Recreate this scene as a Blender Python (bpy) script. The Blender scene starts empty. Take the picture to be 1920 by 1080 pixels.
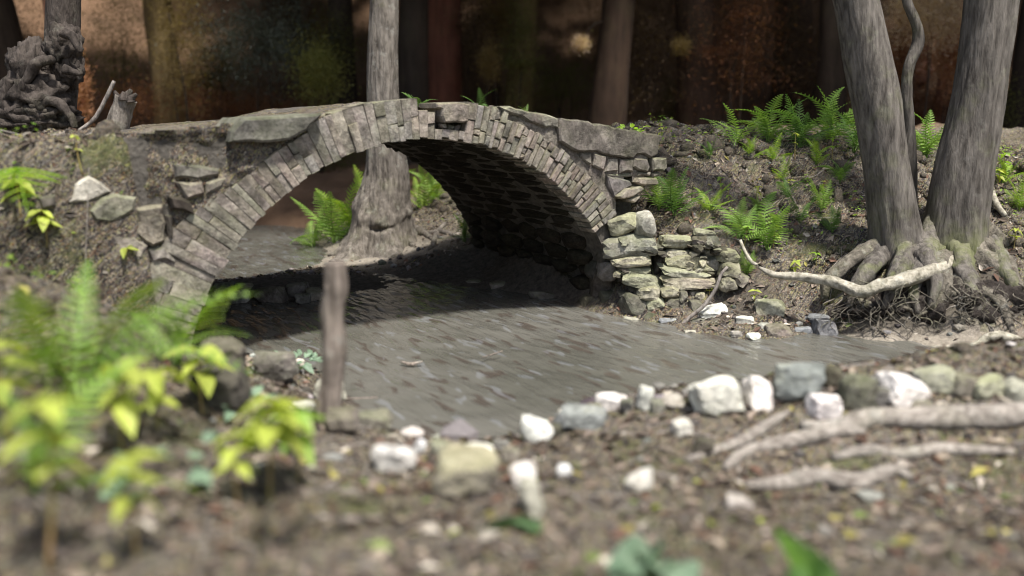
import bpy, bmesh, math, random
import numpy as np
from mathutils import Vector, Matrix

random.seed(7); RNG = np.random.default_rng(7)
scene = bpy.context.scene
COL = scene.collection

# ------------------------------------------------------------------ camera
FPX, CAMH, PITCH = 1712.0, 1.8, math.radians(10.8)
cam = bpy.data.cameras.new('camera'); camo = bpy.data.objects.new('camera', cam); COL.objects.link(camo)
camo.location = (0, 0, CAMH); camo.rotation_euler = (math.pi/2-PITCH, 0, 0)
cam.sensor_width = 36; cam.lens = FPX/1920*36; cam.clip_end = 600; cam.clip_start = 0.05
cam.dof.use_dof = True; cam.dof.focus_distance = 8.6; cam.dof.aperture_fstop = cam.lens/1000/0.062
cam.dof.aperture_blades = 0
scene.camera = camo

# ------------------------------------------------------------------ light
SUN_DIR = Vector((0.26, -0.44, 1.12)).normalized()       # towards the sun: high, behind the camera, a little right
world = bpy.data.worlds.new('World'); scene.world = world; world.use_nodes = True
wn = world.node_tree; bg = wn.nodes['Background']
sky = wn.nodes.new('ShaderNodeTexSky'); sky.sky_type = 'NISHITA'; sky.sun_disc = False
sky.sun_elevation = math.asin(SUN_DIR.z); sky.sun_rotation = math.atan2(SUN_DIR.x, SUN_DIR.y)
sky.air_density = 1.0; sky.dust_density = 3.0; sky.ozone_density = 0.6
wn.links.new(sky.outputs[0], bg.inputs[0]); bg.inputs[1].default_value = 0.11
sl = bpy.data.lights.new('sun', 'SUN'); sl.energy = 4.1; sl.angle = math.radians(5); sl.color = (1, .97, .92)
so = bpy.data.objects.new('sun', sl); COL.objects.link(so); so.location = (0, -5, 20)
so.rotation_euler = SUN_DIR.to_track_quat('Z', 'Y').to_euler()
scene.view_settings.view_transform = 'Standard'; scene.view_settings.look = 'None'
scene.view_settings.exposure = 0.78; scene.view_settings.gamma = 1
scene.cycles.use_denoising = True; scene.cycles.filter_width = 1.0
scene.cycles.max_bounces = 6

# ------------------------------------------------------------------ coordinates
def ray(px, py):
    a = (px-960)/FPX; b = (540-py)/FPX
    return np.array([a, math.cos(PITCH)+b*math.sin(PITCH), -math.sin(PITCH)+b*math.cos(PITCH)])
C0 = np.array([0, 0, CAMH])
def onz(px, py, z=0.):
    d = ray(px, py); return C0+d*((z-CAMH)/d[2])
def ony(px, py, y):
    d = ray(px, py); return C0+d*(y/d[1])
TH = math.radians(31)
BU = np.array([math.cos(TH), math.sin(TH), 0]); BV = np.array([-math.sin(TH), math.cos(TH), 0])
BR = np.array([1.019, 8.322, 0.])
def face(px, py, off=0.):
    "point on the bridge's face: (u along the bridge, z)"
    d = ray(px, py); O = BR+BV*off; t = np.dot(O-C0, BV)/np.dot(d, BV); q = C0+d*t
    return float(np.dot(q-BR, BU)), float(q[2])
def sst(a, b, x):
    t = np.clip((x-a)/(b-a), 0, 1); return t*t*(3-2*t)

# ------------------------------------------------------------------ noise
def _hash(ix, iy, iz, seed):
    n = (ix*374761393+iy*668265263+iz*1440662683+seed*974634777) & 0xffffffff
    n = ((n ^ (n >> 13))*1274126177) & 0xffffffff
    n = ((n ^ (n >> 16))*2246822519) & 0xffffffff
    return ((n ^ (n >> 15)) & 0xffffff)/float(0xffffff)
def vnoise(P, seed=0):
    P = np.asarray(P, float); I = np.floor(P).astype(np.int64); f = P-I; f = f*f*(3-2*f); r = 0
    for dx in (0, 1):
        for dy in (0, 1):
            for dz in (0, 1):
                w = (f[:, 0] if dx else 1-f[:, 0])*(f[:, 1] if dy else 1-f[:, 1])*(f[:, 2] if dz else 1-f[:, 2])
                r = r+w*_hash(I[:, 0]+dx, I[:, 1]+dy, I[:, 2]+dz, seed)
    return r*2-1
def fbm(P, oct=4, seed=0, gain=.5):
    P = np.asarray(P, float); r = 0; a = 1.; s = 1.; n = 0
    for k in range(oct):
        r = r+a*vnoise(P*s, seed+k*17); n += a; a *= gain; s *= 2.03
    return r/n
def fb1(x, y, z, **k): return float(fbm(np.array([[x, y, z]]), **k)[0])

# ------------------------------------------------------------------ objects
def tag(o, label=None, cat=None, group=None, kind=None):
    if label: o['label'] = label
    if cat: o['category'] = cat
    if group: o['group'] = group
    if kind: o['kind'] = kind
    return o
def empty(name, loc=(0, 0, 0), rz=0., label=None, cat=None, group=None):
    o = bpy.data.objects.new(name, None); COL.objects.link(o); o.location = [float(c) for c in loc]; o.rotation_euler = (0, 0, rz)
    o.empty_display_size = .1
    return tag(o, label, cat, group)
def mesh(name, V, F, smooth=False):
    me = bpy.data.meshes.new(name)
    V = np.asarray(V, float)
    me.from_pydata(V.tolist(), [], F if isinstance(F, list) else np.asarray(F).tolist())
    if smooth: me.polygons.foreach_set('use_smooth', [True]*len(me.polygons))
    me.update(); return me
def obj(name, me, mat=None, parent=None, loc=None):
    o = bpy.data.objects.new(name, me); COL.objects.link(o)
    if mat is not None and len(me.materials) == 0: me.materials.append(mat)
    if parent is not None: o.parent = parent
    if loc is not None: o.location = [float(c) for c in loc]
    return o
def part(name, V, F, mat, parent=None, smooth=False, loc=None): return obj(name, mesh(name, V, F, smooth), mat, parent, loc)
def colattr(me, cols, name='col'):
    a = me.color_attributes.new(name, 'FLOAT_COLOR', 'POINT')
    c = np.ones((len(me.vertices), 4)); c[:, :cols.shape[1]] = cols
    a.data.foreach_set('color', c.ravel())

# ------------------------------------------------------------------ materials
class NT:
    def __init__(s, name):
        s.m = bpy.data.materials.new(name); s.m.use_nodes = True; s.t = s.m.node_tree; s.n = s.t.nodes
        s.b = s.n['Principled BSDF']; s.out = s.n['Material Output']
        s.co = s.n.new('ShaderNodeTexCoord'); s.oi = s.n.new('ShaderNodeObjectInfo')
    def link(s, a, b): s.t.links.new(a, b)
    def map(s, src, scale=(1, 1, 1), rot=(0, 0, 0)):
        m = s.n.new('ShaderNodeMapping'); m.inputs['Scale'].default_value = scale; m.inputs['Rotation'].default_value = rot
        s.link(src, m.inputs[0]); return m.outputs[0]
    def noise(s, vec, scale, det=6, rough=.6, dist=0):
        n = s.n.new('ShaderNodeTexNoise'); n.inputs['Scale'].default_value = scale; n.inputs['Detail'].default_value = det
        n.inputs['Roughness'].default_value = rough; n.inputs['Distortion'].default_value = dist; s.link(vec, n.inputs['Vector']); return n.outputs[0]
    def vor(s, vec, scale, feat='F1', out=0):
        n = s.n.new('ShaderNodeTexVoronoi'); n.feature = feat; n.inputs['Scale'].default_value = scale; s.link(vec, n.inputs['Vector']); return n.outputs[out]
    def ramp(s, fac, stops, interp='LINEAR'):
        r = s.n.new('ShaderNodeValToRGB'); e = r.color_ramp; e.interpolation = interp
        while len(e.elements) < len(stops): e.elements.new(.5)
        for k, (p, c) in enumerate(stops):
            e.elements[k].position = p; e.elements[k].color = (*c, 1) if not isinstance(c, (int, float)) else (c, c, c, 1)
        s.link(fac, r.inputs[0]); return r.outputs[0]
    def mix(s, fac, a, b, mode='MIX'):
        m = s.n.new('ShaderNodeMix'); m.data_type = 'RGBA'; m.blend_type = mode
        for v, i in ((fac, 0), (a, 6), (b, 7)):
            if hasattr(v, 'links'): s.link(v, m.inputs[i])
            else: m.inputs[i].default_value = v if isinstance(v, (int, float)) else (*v, 1)
        return m.outputs[2]
    def math(s, op, a, b=0.):
        m = s.n.new('ShaderNodeMath'); m.operation = op
        for v, i in ((a, 0), (b, 1)):
            if hasattr(v, 'links'): s.link(v, m.inputs[i])
            else: m.inputs[i].default_value = v
        return m.outputs[0]
    def add(s, a, b):
        m = s.n.new('ShaderNodeVectorMath'); m.operation = 'ADD'; s.link(a, m.inputs[0])
        if hasattr(b, 'links'): s.link(b, m.inputs[1])
        else: m.inputs[1].default_value = b
        return m.outputs[0]
    def attr(s, name):
        a = s.n.new('ShaderNodeAttribute'); a.attribute_name = name; return a
    def bump(s, h, st=.5, dist=.02, nrm=None):
        b = s.n.new('ShaderNodeBump'); b.inputs['Strength'].default_value = st; b.inputs['Distance'].default_value = dist
        s.link(h, b.inputs['Height'])
        if nrm is not None: s.link(nrm, b.inputs['Normal'])
        return b.outputs[0]
    def fin(s, col=None, rough=.85, nrm=None, spec=.25):
        if col is not None:
            if hasattr(col, 'links'): s.link(col, s.b.inputs['Base Color'])
            else: s.b.inputs['Base Color'].default_value = (*col, 1)
        if hasattr(rough, 'links'): s.link(rough, s.b.inputs['Roughness'])
        else: s.b.inputs['Roughness'].default_value = rough
        s.b.inputs['Specular IOR Level'].default_value = spec
        if nrm is not None: s.link(nrm, s.b.inputs['Normal'])
        return s.m
    def objvec(s, k=37.):
        "object coordinates, shifted differently for every object"
        c = s.n.new('ShaderNodeCombineXYZ'); r = s.math('MULTIPLY', s.oi.outputs['Random'], k)
        for i in range(3): s.link(r, c.inputs[i])
        return s.add(s.co.outputs['Object'], c.outputs[0])

def stone_mat(name, dark, light, moss=.3, mosscol=(.085, .10, .035), sc=1., lichen=.25, bump=.7, val=(.72, 1.25), pink=.35):
    t = NT(name); v = t.objvec()
    n1 = t.noise(v, 5*sc, 8, .65); n2 = t.noise(v, 26*sc, 6, .7); n3 = t.noise(v, 2.2*sc, 4, .5)
    col = t.ramp(n1, [(.3, dark), (.68, light)])
    col = t.mix(t.math('MULTIPLY', t.ramp(n3, [(.5, 0), (.7, 1)]), pink), col, tuple(c*k for c, k in zip(light, (1.0, .86, .92))))
    col = t.mix(.6, col, t.ramp(n2, [(.34, .22), (.6, 1.12)]), 'MULTIPLY')
    # lichen blotches
    ln = t.noise(v, 11*sc, 5, .6)
    col = t.mix(t.math('MULTIPLY', t.ramp(ln, [(.56, 0), (.64, 1)]), lichen), col, (.42, .41, .34))
    geo = t.n.new('ShaderNodeNewGeometry'); sx = t.n.new('ShaderNodeSeparateXYZ'); t.link(geo.outputs['Normal'], sx.inputs[0])
    mf = t.math('MULTIPLY', t.ramp(t.math('ADD', t.math('MULTIPLY', sx.outputs[2], .35), t.noise(v, 3.3*sc, 6, .6)), [(.45, 0), (.78, 1)]), moss)
    col = t.mix(mf, col, mosscol)
    rv = t.n.new('ShaderNodeMapRange'); rv.inputs[3].default_value = val[0]; rv.inputs[4].default_value = val[1]; t.link(t.oi.outputs['Random'], rv.inputs[0])
    col = t.mix(1., col, rv.outputs[0], 'MULTIPLY')
    col = t.mix(1., col, t.ramp(t.math('FRACT', t.math('MULTIPLY', t.oi.outputs['Random'], 7.7)), [(0, (1., 1., 1.)), (.3, (1.04, .975, .95)), (.6, (.99, 1.02, .91)), (1, (.97, .985, 1.02))]), 'MULTIPLY')
    col = t.mix(.8, col, t.ramp(t.noise(v, 1.7*sc, 6, .7), [(.32, .42), (.55, 1.05)]), 'MULTIPLY')
    # dark pits and cracks
    cr = t.vor(t.add(v, t.noise(v, 8, 3)), 7*sc, 'DISTANCE_TO_EDGE')
    h = t.math('ADD', t.math('MULTIPLY', n1, 1.), t.math('MULTIPLY', n2, .5))
    h = t.math('ADD', h, t.math('MULTIPLY', t.ramp(cr, [(0, 0), (.05, 1)]), .12))
    return t.fin(col, .9, t.bump(h, bump, .03), .2)

M = {}
M['stone'] = stone_mat('grey_stone', (.085, .077, .066), (.35, .32, .28), .45)
M['ring'] = stone_mat('ring_stone', (.10, .088, .075), (.42, .38, .33), .42, mosscol=(.16, .165, .07), sc=1.4, pink=.6, val=(.88, 1.12))
M['mossy'] = stone_mat('mossy_stone', (.17, .16, .12), (.56, .53, .43), .5, mosscol=(.25, .26, .13), lichen=.5, bump=1.)
M['pale'] = stone_mat('pale_stone', (.30, .275, .235), (.74, .71, .64), .2, lichen=.25, val=(.75, 1.1), bump=.9)
M['white'] = stone_mat('white_stone', (.62, .59, .53), (.90, .89, .85), .08, lichen=.12, val=(.95, 1.08), bump=.6)
M['dark'] = stone_mat('dark_stone', (.035, .03, .025), (.13, .115, .095), .2, lichen=.06)
M['rubble'] = stone_mat('rubble_mortar', (.09, .08, .066), (.30, .27, .23), .3, sc=1.6, bump=1.)
M['blue'] = stone_mat('blue_grey_stone', (.13, .135, .14), (.34, .35, .36), .1)
M['soffit'] = stone_mat('soffit_stone', (.012, .010, .008), (.055, .046, .032), .1, lichen=.04)  # stone darkened so its colour carries the shade under the arch
t = NT('mortar'); M['mortar'] = t.fin(t.ramp(t.noise(t.co.outputs['Object'], 14, 6), [(.3, (.05, .045, .038)), (.7, (.14, .125, .105))]), .95, t.bump(t.noise(t.co.outputs['Object'], 30, 6), .8, .03))

def soil_mat():
    t = NT('woodland_soil'); v = t.co.outputs['Object']
    n1 = t.noise(v, 1.6, 8, .65); n2 = t.noise(v, 14, 8, .7); n3 = t.noise(v, 70, 5, .7)
    col = t.ramp(n1, [(.32, (.018, .015, .014)), (.5, (.052, .045, .042)), (.68, (.135, .120, .112))])
    col = t.mix(.75, col, t.ramp(n2, [(.34, .18), (.5, .8), (.66, 1.4)]), 'MULTIPLY')
    # leaf and needle fragments
    vv = t.add(v, t.noise(v, 9, 3))
    for sc, th, cc in ((38, .17, (.36, .29, .20)), (55, .14, (.26, .14, .07)), (46, .12, (.34, .33, .12)), (80, .16, (.50, .46, .38))):
        d = t.vor(t.map(vv, (1, .55, 1), (0, 0, sc)), sc); cid = t.vor(t.map(vv, (1, .55, 1), (0, 0, sc)), sc, out=1)
        m = t.math('MULTIPLY', t.math('LESS_THAN', d, .42), t.math('GREATER_THAN', t.math('FRACT', t.math('MULTIPLY', cid, 7.3)), 1-th*2.2))
        col = t.mix(t.math('MULTIPLY', m, .75), col, cc)
    a = t.attr('col'); sp = t.n.new('ShaderNodeSeparateColor'); t.link(a.outputs['Color'], sp.inputs[0])
    sand = t.ramp(t.noise(v, 22, 8, .7), [(.3, (.19, .165, .13)), (.7, (.42, .37, .30))])
    col = t.mix(sp.outputs[0], col, sand)
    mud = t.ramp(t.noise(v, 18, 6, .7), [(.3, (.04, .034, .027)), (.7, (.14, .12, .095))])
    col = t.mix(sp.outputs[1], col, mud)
    moss = t.ramp(t.noise(v, 25, 6, .7), [(.3, (.05, .06, .02)), (.7, (.16, .18, .06))])
    col = t.mix(t.math('MULTIPLY', t.ramp(t.noise(v, 2.7, 5, .6), [(.56, 0), (.68, .55)]), t.math('SUBTRACT', 1., sp.outputs[1])), col, moss)
    mould = t.ramp(t.noise(v, .8, 5, .6), [(.3, (.09, .055, .033)), (.7, (.22, .13, .078))])
    col = t.mix(t.math('MULTIPLY', sp.outputs[2], .9), col, mould)
    h = t.math('ADD', n2, t.math('MULTIPLY', n3, .5))
    return t.fin(col, .95, t.bump(h, .9, .035), .12)
M['soil'] = soil_mat()

t = NT('dark_soil'); v = t.co.outputs['Object']; M['dark_soil'] = t.fin(t.ramp(t.noise(v, 16, 8, .7), [(.3, (.018, .015, .013)), (.55, (.055, .046, .040)), (.72, (.13, .115, .10))]), .95, t.bump(t.noise(v, 24, 8, .7), 1., .04), .1)  # dark root-bank soil, darkened further to hold the shade of the hollow
def bark_mat(name, dark, light, sc=1., moss=.3, bump=.8, stretch=.22, val=(.9, 1.1), lich=.35, foot=0.):
    t = NT(name); v = t.co.outputs['Object']
    vs = t.map(v, (1, 1, stretch))
    n1 = t.noise(vs, 22*sc, 8, .65, .3); n2 = t.noise(v, 3*sc, 6, .6); n3 = t.noise(vs, 75*sc, 4, .6)
    col = t.ramp(n1, [(.32, dark), (.62, light)])
    col = t.mix(.55, col, t.ramp(n2, [(.3, .55), (.7, 1.25)]), 'MULTIPLY')
    col = t.mix(t.math('MULTIPLY', t.ramp(t.noise(v, 4.5*sc, 6, .65), [(.52, 0), (.66, 1)]), moss), col, (.16, .17, .07))
    if foot:                                  # moss climbing the foot of the trunk
        sz = t.n.new('ShaderNodeSeparateXYZ'); t.link(v, sz.inputs[0])
        fm = t.math('MULTIPLY', t.ramp(t.noise(v, 3.2, 7, .65), [(.46, 0), (.6, .8)]), t.ramp(t.math('ADD', sz.outputs[2], .2), [(.15, 1), (.75, 0)]))
        col = t.mix(fm, col, (.15, .165, .06))
    col = t.mix(t.math('MULTIPLY', t.ramp(t.noise(v, 9*sc, 6, .65), [(.58, 0), (.64, 1)]), lich), col, (.36, .35, .31))
    rv = t.n.new('ShaderNodeMapRange'); rv.inputs[3].default_value = val[0]; rv.inputs[4].default_value = val[1]; t.link(t.oi.outputs['Random'], rv.inputs[0])
    col = t.mix(1., col, rv.outputs[0], 'MULTIPLY')
    h = t.math('ADD', n1, t.math('MULTIPLY', n3, .4))
    return t.fin(col, .9, t.bump(h, bump, .03), .2)
M['bark'] = bark_mat('twin_tree_bark', (.05, .043, .036), (.185, .165, .142), 1., .25, .8, .16, (.95, 1.05), .12, 1.)
M['bark_back'] = bark_mat('back_tree_bark', (.055, .046, .037), (.25, .22, .185), .9, .25)
M['bark_dark'] = bark_mat('gnarled_bark', (.014, .011, .009), (.095, .078, .066), .7, .1, 1., .3, (.95, 1.05), .1)
M['root'] = bark_mat('root_wood', (.05, .043, .033), (.22, .195, .155), 1., .35, .9, .9)
M['root_pale'] = bark_mat('pale_root_wood', (.16, .145, .105), (.50, .46, .37), 1., .25, .6, .9)
M['root_near'] = bark_mat('weathered_root', (.12, .10, .082), (.40, .36, .31), 1., .15, .8, .9)
M['driftwood'] = bark_mat('weathered_wood', (.10, .08, .064), (.36, .30, .25), 1.2, .1, 1., .08)
M['twig'] = bark_mat('twig_wood', (.12, .10, .085), (.36, .32, .28), 1.5, .05)

def leaf_mat(name, c1, c2, trans=.45, rough=.5, vein=True, val=(.75, 1.25)):
    t = NT(name); v = t.objvec(11)
    col = t.mix(t.ramp(t.noise(v, 6, 4), [(.35, 0), (.65, 1)]), c1, c2)
    rv = t.n.new('ShaderNodeMapRange'); rv.inputs[3].default_value = val[0]; rv.inputs[4].default_value = val[1]; t.link(t.oi.outputs['Random'], rv.inputs[0])
    col = t.mix(1., col, rv.outputs[0], 'MULTIPLY')
    t.fin(col, rough, None, .35)
    tr = t.n.new('ShaderNodeBsdfTranslucent'); t.link(t.mix(1., col, (1.15, 1.2, .55), 'MULTIPLY'), tr.inputs[0])
    mx = t.n.new('ShaderNodeMixShader'); mx.inputs[0].default_value = trans
    t.link(t.b.outputs[0], mx.inputs[1]); t.link(tr.outputs[0], mx.inputs[2]); t.link(mx.outputs[0], t.out.inputs[0])
    return t.m
M['fern'] = leaf_mat('fern_green', (.15, .28, .05), (.32, .46, .11))
M['fern_dark'] = leaf_mat('fern_deep_green', (.08, .165, .035), (.17, .29, .07))
M['fern_yellow'] = leaf_mat('fern_yellow_green', (.17, .31, .03), (.33, .44, .06))
M['leaf'] = leaf_mat('seedling_leaf', (.36, .44, .07), (.50, .54, .12))
M['leaf_green'] = leaf_mat('seedling_green_leaf', (.19, .36, .05), (.34, .46, .08))
M['leaf_ivy'] = leaf_mat('ivy_leaf', (.09, .16, .09), (.24, .32, .22), .15)
M['leaf_broad'] = leaf_mat('broad_leaf', (.07, .14, .055), (.17, .27, .12), .3)
M['leaf_point'] = leaf_mat('pointed_leaf', (.11, .24, .06), (.24, .42, .13), .35)
M['stem'] = leaf_mat('stem', (.26, .26, .07), (.34, .22, .10), .1)
M['crown'] = leaf_mat('canopy_leaf', (.05, .075, .02), (.10, .12, .03), .3)
M['crown_yellow'] = leaf_mat('yellowing_leaf', (.20, .21, .05), (.34, .32, .09), .4)
M['crown_orange'] = leaf_mat('orange_leaf', (.26, .11, .055), (.42, .23, .12), .4)  # orange also stands in for the sunlit patch between the twin trunks
for _n, _a, _b in (('olive', (.085, .085, .03), (.15, .145, .05)), ('gold', (.20, .14, .055), (.30, .22, .095)), ('rust', (.13, .055, .028), (.20, .092, .048)), ('brown', (.075, .05, .03), (.14, .095, .055)), ('pale', (.50, .36, .25), (.66, .53, .40))):
    M['crown_'+_n] = leaf_mat('far_'+_n+'_leaf', _a, _b, .5, 1.)  # the pale one stands for light spots and the sunlit patch
M['bush_grey'] = leaf_mat('grey_green_leaf', (.06, .072, .055), (.10, .115, .09), .3)
def bgbark(name, c): return bark_mat(name, tuple(k*.55 for k in c), c, .4, .05, .5, .15, (.75, 1.25), .0)
M['bg_brown'] = bgbark('far_brown_bark', (.05, .031, .02)); M['bg_red'] = bgbark('far_red_bark', (.15, .06, .038))
M['bg_gold'] = bgbark('far_golden_bark', (.17, .12, .055)); M['bg_dark'] = bgbark('far_dark_bark', (.05, .037, .027))
M['bg_pink'] = bgbark('far_pinkish_bark', (.26, .13, .085))

def litter_mat(name, rough=.8):
    t = NT(name); a = t.attr('col'); t.fin(a.outputs['Color'], rough, None, .2); return t.m
M['litter'] = litter_mat('leaf_litter')
t = NT('pebble'); a = t.attr('col'); M['pebble'] = t.fin(t.mix(.6, a.outputs['Color'], t.ramp(t.noise(t.co.outputs['Object'], 60, 5), [(.3, .4), (.7, 1.1)]), 'MULTIPLY'), .85, None, .2)

def water_mat():
    t = NT('muddy_water'); v = t.co.outputs['Object']
    fl = t.map(v, (1, 1, 1), (0, 0, -TH))                       # x across, y along the flow
    wob = t.noise(fl, 1.3, 3)
    wv = t.n.new('ShaderNodeVectorMath'); wv.operation = 'SCALE'; wv.inputs[3].default_value = .10; cx = t.n.new('ShaderNodeCombineXYZ'); t.link(wob, cx.inputs[0]); t.link(cx.outputs[0], wv.inputs[0])
    fw = t.add(fl, wv.outputs[0]); st = t.map(fw, (9.5, 2.3, 1)); st2 = t.map(fw, (10, 2.6, 1))
    n1 = t.noise(st, 1.1, 2, .4, .3); n2 = t.noise(st2, 1.2, 2, .4, .3); big = t.noise(fl, .7, 3)
    col = t.ramp(big, [(.35, (.084, .082, .067)), (.65, (.125, .12, .103))])
    brown = t.ramp(n1, [(.36, 1), (.42, 0)]); col = t.mix(t.math('MULTIPLY', brown, .75), col, (.060, .047, .038))  # dark ripple reflections, put into the colour as brown streaks
    pale = t.ramp(n2, [(.61, 0), (.65, 1)]); col = t.mix(t.math('MULTIPLY', pale, .2), col, (.30, .32, .35))  # bluish sky glints on the ripples, put into the colour
    fine = t.noise(t.map(fl, (22, 7, 1)), 1., 3)
    h = t.math('ADD', t.math('ADD', n1, t.math('MULTIPLY', n2, .6)), t.math('MULTIPLY', fine, .06))
    t.b.inputs['IOR'].default_value = 1.33
    m = t.fin(col, .14, t.bump(h, .6, .05), .4)
    return m
M['water'] = water_mat()

# ------------------------------------------------------------------ terrain height
CP = [  # x, y, z : shores, beds, banks
 (-1.04,5.5,0),(-.6,4.95,0),(-.29,4.83,0),(-.03,4.95,0),(.25,5.2,0),(.54,5.5,0),(1.18,5.72,0),(1.84,5.96,0),(2.79,6.22,0),(3.61,6.5,0),(4.2,6.7,.02),
 (-1.3,6.0,.02),(-1.5,6.35,.02),(-1.75,6.55,.03),(-2.2,6.5,.06),(-1.6,5.75,.17),(-2.75,7.2,-.02),(-3.2,8.1,-.02),
 (0,6.1,-.3),(-.5,5.7,-.2),(1,6.6,-.3),(2.5,6.8,-.1),(3.4,6.75,-.04),(-.8,7.2,-.3),(-1.6,8.1,-.28),(-.6,8.6,-.15),(-1.3,6.9,-.2),(-2.3,7.5,-.18),
 (-3.3,8.9,.12),(-2.7,9.0,.10),(-2.2,9.3,.09),(-1.7,9.7,.05),(-1.34,10.2,.0),(-.45,9.44,0),(-.06,9.29,0),(.45,8.85,0),
 (-.2,10,.18),(-.9,10.4,.16),(-.45,10.9,.30),
 (-3.4,10.4,-.2),(-3.5,12,-.25),(-4,13,-.25),(-4.6,11.5,-.2),(-3.6,14,-.2),(-2.5,10.5,.02),(-2.94,13.1,0),(-2.55,12.2,.0),(-2.2,11.3,.04),(-1.7,10.8,.05),
 (-1.65,11.5,.15),(-1.0,11.2,.26),(-.5,11.5,.45),(-.6,12.3,.55),(-1.8,12.6,.3),(-2.4,13.1,.15),(.3,12.5,.9),(-1.2,13.8,.6),(-2.6,14.3,.2),(-5,14.2,-.1),
 (1.02,8.0,0),(1.2,7.9,0),(1.44,7.55,0),(1.98,7.2,0),(2.72,7.38,0),(3.31,7.0,0),(3.94,6.9,.02),
 (1.3,8.15,.2),(1.8,8.1,.2),(2.09,7.6,.13),(2.26,7.95,.30),(2.8,7.65,.10),(3.4,7.25,.08),
 (1.37,8.5,.70),(1.85,8.45,.72),(2.43,8.5,.68),(1.52,8.95,1.08),(2.34,9.1,1.08),(3.03,8.8,.94),(2.83,8.2,.57),(3.8,8.8,1.0),
 (1.7,9.7,1.5),(2.4,9.6,1.46),(3.2,9.5,1.38),(4.3,9.5,1.33),(5.5,9.5,1.3),(2.5,11,1.5),(4.5,11.5,1.4),(1,10.6,1.5),(.9,9.7,1.4),(1.5,12.5,1.3),
 (3.41,7.9,.58),(3.1,7.65,.42),(3.53,7.5,.42),(3.85,7.3,.38),(4.5,8.2,.81),(4.17,7.6,.53),(5.2,7.6,.7),(5.5,6.9,.3),
 (-.9,4.7,.2),(-.3,4.2,.22),(0.3,4.6,.2),(.75,4.85,.24),(1.2,4.8,.33),(1.74,4.85,.40),(2.45,4.95,.50),(3.3,5.2,.54),(1.3,5.35,.15),(2.2,5.5,.18),(3.8,6,.25),(0,3,.40),(1.2,3.9,.20),(1.8,3.9,.20),(2.5,3.95,.22),(3.2,4.1,.25),(1.2,3.1,.30),(2,3,.30),(3,3,.32),(0,1.5,.45),
 (1.5,1.5,.5),(3,2,.55),(5,4,.6),(5,5.8,.4),(6.5,7,.6),(.5,3.9,.27),
 (-1.4,4.2,.40),(-1,3,.5),(-2,3.5,.75),(-1.9,5.3,.35),(-2.1,5.2,.55),(-2.3,4.6,.92),(-2.9,4.9,1.0),(-3.3,3.5,1.15),(-2,2,.7),(-3.5,2,1.1),(-2.45,5.8,.35),
 (-4,4,1.45),(-1.4,4.7,.36),(-5,5,1.6),(-4.6,3,1.4),(-6,6,1.6),(-1,1,.5),(-4.5,9.2,.6),(-5.5,10.5,.5),(-6,8.5,1.5),(-6,12,.3),(6,12,1.5),(3,13.8,1.5)]
CP = np.array(CP, float)
def _k(r2): return .5*r2*np.log(r2+1e-9)
_n = len(CP); _A = np.zeros((_n+3, _n+3))
_d2 = ((CP[:, None, :2]-CP[None, :, :2])**2).sum(-1)
_A[:_n, :_n] = _k(_d2)+np.eye(_n)*.004; _A[:_n, _n] = 1; _A[:_n, _n+1:] = CP[:, :2]; _A[_n, :_n] = 1; _A[_n+1:, :_n] = CP[:, :2].T
_w = np.linalg.solve(_A, np.r_[CP[:, 2], 0, 0, 0])
def tps(x, y):
    r = np.zeros_like(x)
    for i0 in range(0, len(x), 20000):
        X = x[i0:i0+20000]; Y = y[i0:i0+20000]
        d2 = (X[:, None]-CP[None, :, 0])**2+(Y[:, None]-CP[None, :, 1])**2
        r[i0:i0+20000] = _k(d2)@_w[:_n]+_w[_n]+_w[_n+1]*X+_w[_n+2]*Y
    return r
def uv(x, y):
    return (x-BR[0])*BU[0]+(y-BR[1])*BU[1], (x-BR[0])*BV[0]+(y-BR[1])*BV[1]
def height(x, y, rough=True):
    x = np.asarray(x, float).ravel(); y = np.asarray(y, float).ravel()
    core = tps(np.clip(x, -7, 8), np.clip(y, -1, 15))
    dx = np.maximum(np.maximum(-6-x, x-6.5), 0); dy = np.maximum(np.maximum(.3-y, y-14), 0); dd = np.hypot(dx, dy)
    P0 = np.c_[x*.11, y*.11, x*0]
    far = .75+.5*fbm(P0, 3, 5)+np.maximum(0, y-19)*.55*sst(17, 30, y)+np.maximum(0, np.abs(x)-9)*.5
    far = np.minimum(far, 24+2*fbm(P0, 3, 9)); far = np.where((y < 6), np.minimum(far, 3), far)
    w = sst(0, 3.5, dd); z = core*(1-w)+far*w
    u, v = uv(x, y)
    m = sst(-.10, .04, v)*sst(-4.0, -4.2, u)*sst(3.7, 3.1, v)*sst(-9, -7, u)
    top = 1.62+.02*np.clip(u+5, -1, 1)-.05*sst(1.2, 2.9, v)
    z = np.where(m*top > z, m*top+(1-m)*np.minimum(z, top), z)
    if rough:
        P = np.c_[x, y, z*.7]
        bank = sst(.35, .8, z)
        a = (.06+.09*bank)*fbm(P*2.3, 4, 1)+(.03+.035*bank)*fbm(P*8, 4, 2)+.014*fbm(P*27, 2, 3)
        damp = np.where(dd > 1, 1., .35+.65*sst(.0, .25, np.abs(z)))
        sand = sandmask(x, y); z = z+a*damp*(1-.6*sand)
        # lumpy undercut earth under the twin tree
        e = np.exp(-(((x-3.5)/.8)**2+((y-7.45)/.35)**2)); z = z+e*(.10*fbm(P*5, 4, 21)+.05*fbm(P*14, 3, 22))
    return z
def sandmask(x, y):
    g = lambda cx, cy, rx, ry: np.exp(-(((x-cx)/rx)**2+((y-cy)/ry)**2)**2)
    return np.clip(g(3.1, 7.18, .75, .28)+g(3.9, 6.75, .7, .3)+g(-1.9, 11.1, .75, .65)+.6*g(-1.1, 11.1, .6, .45)+.7*g(-2.3, 12.4, .5, .7), 0, 1)
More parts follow.
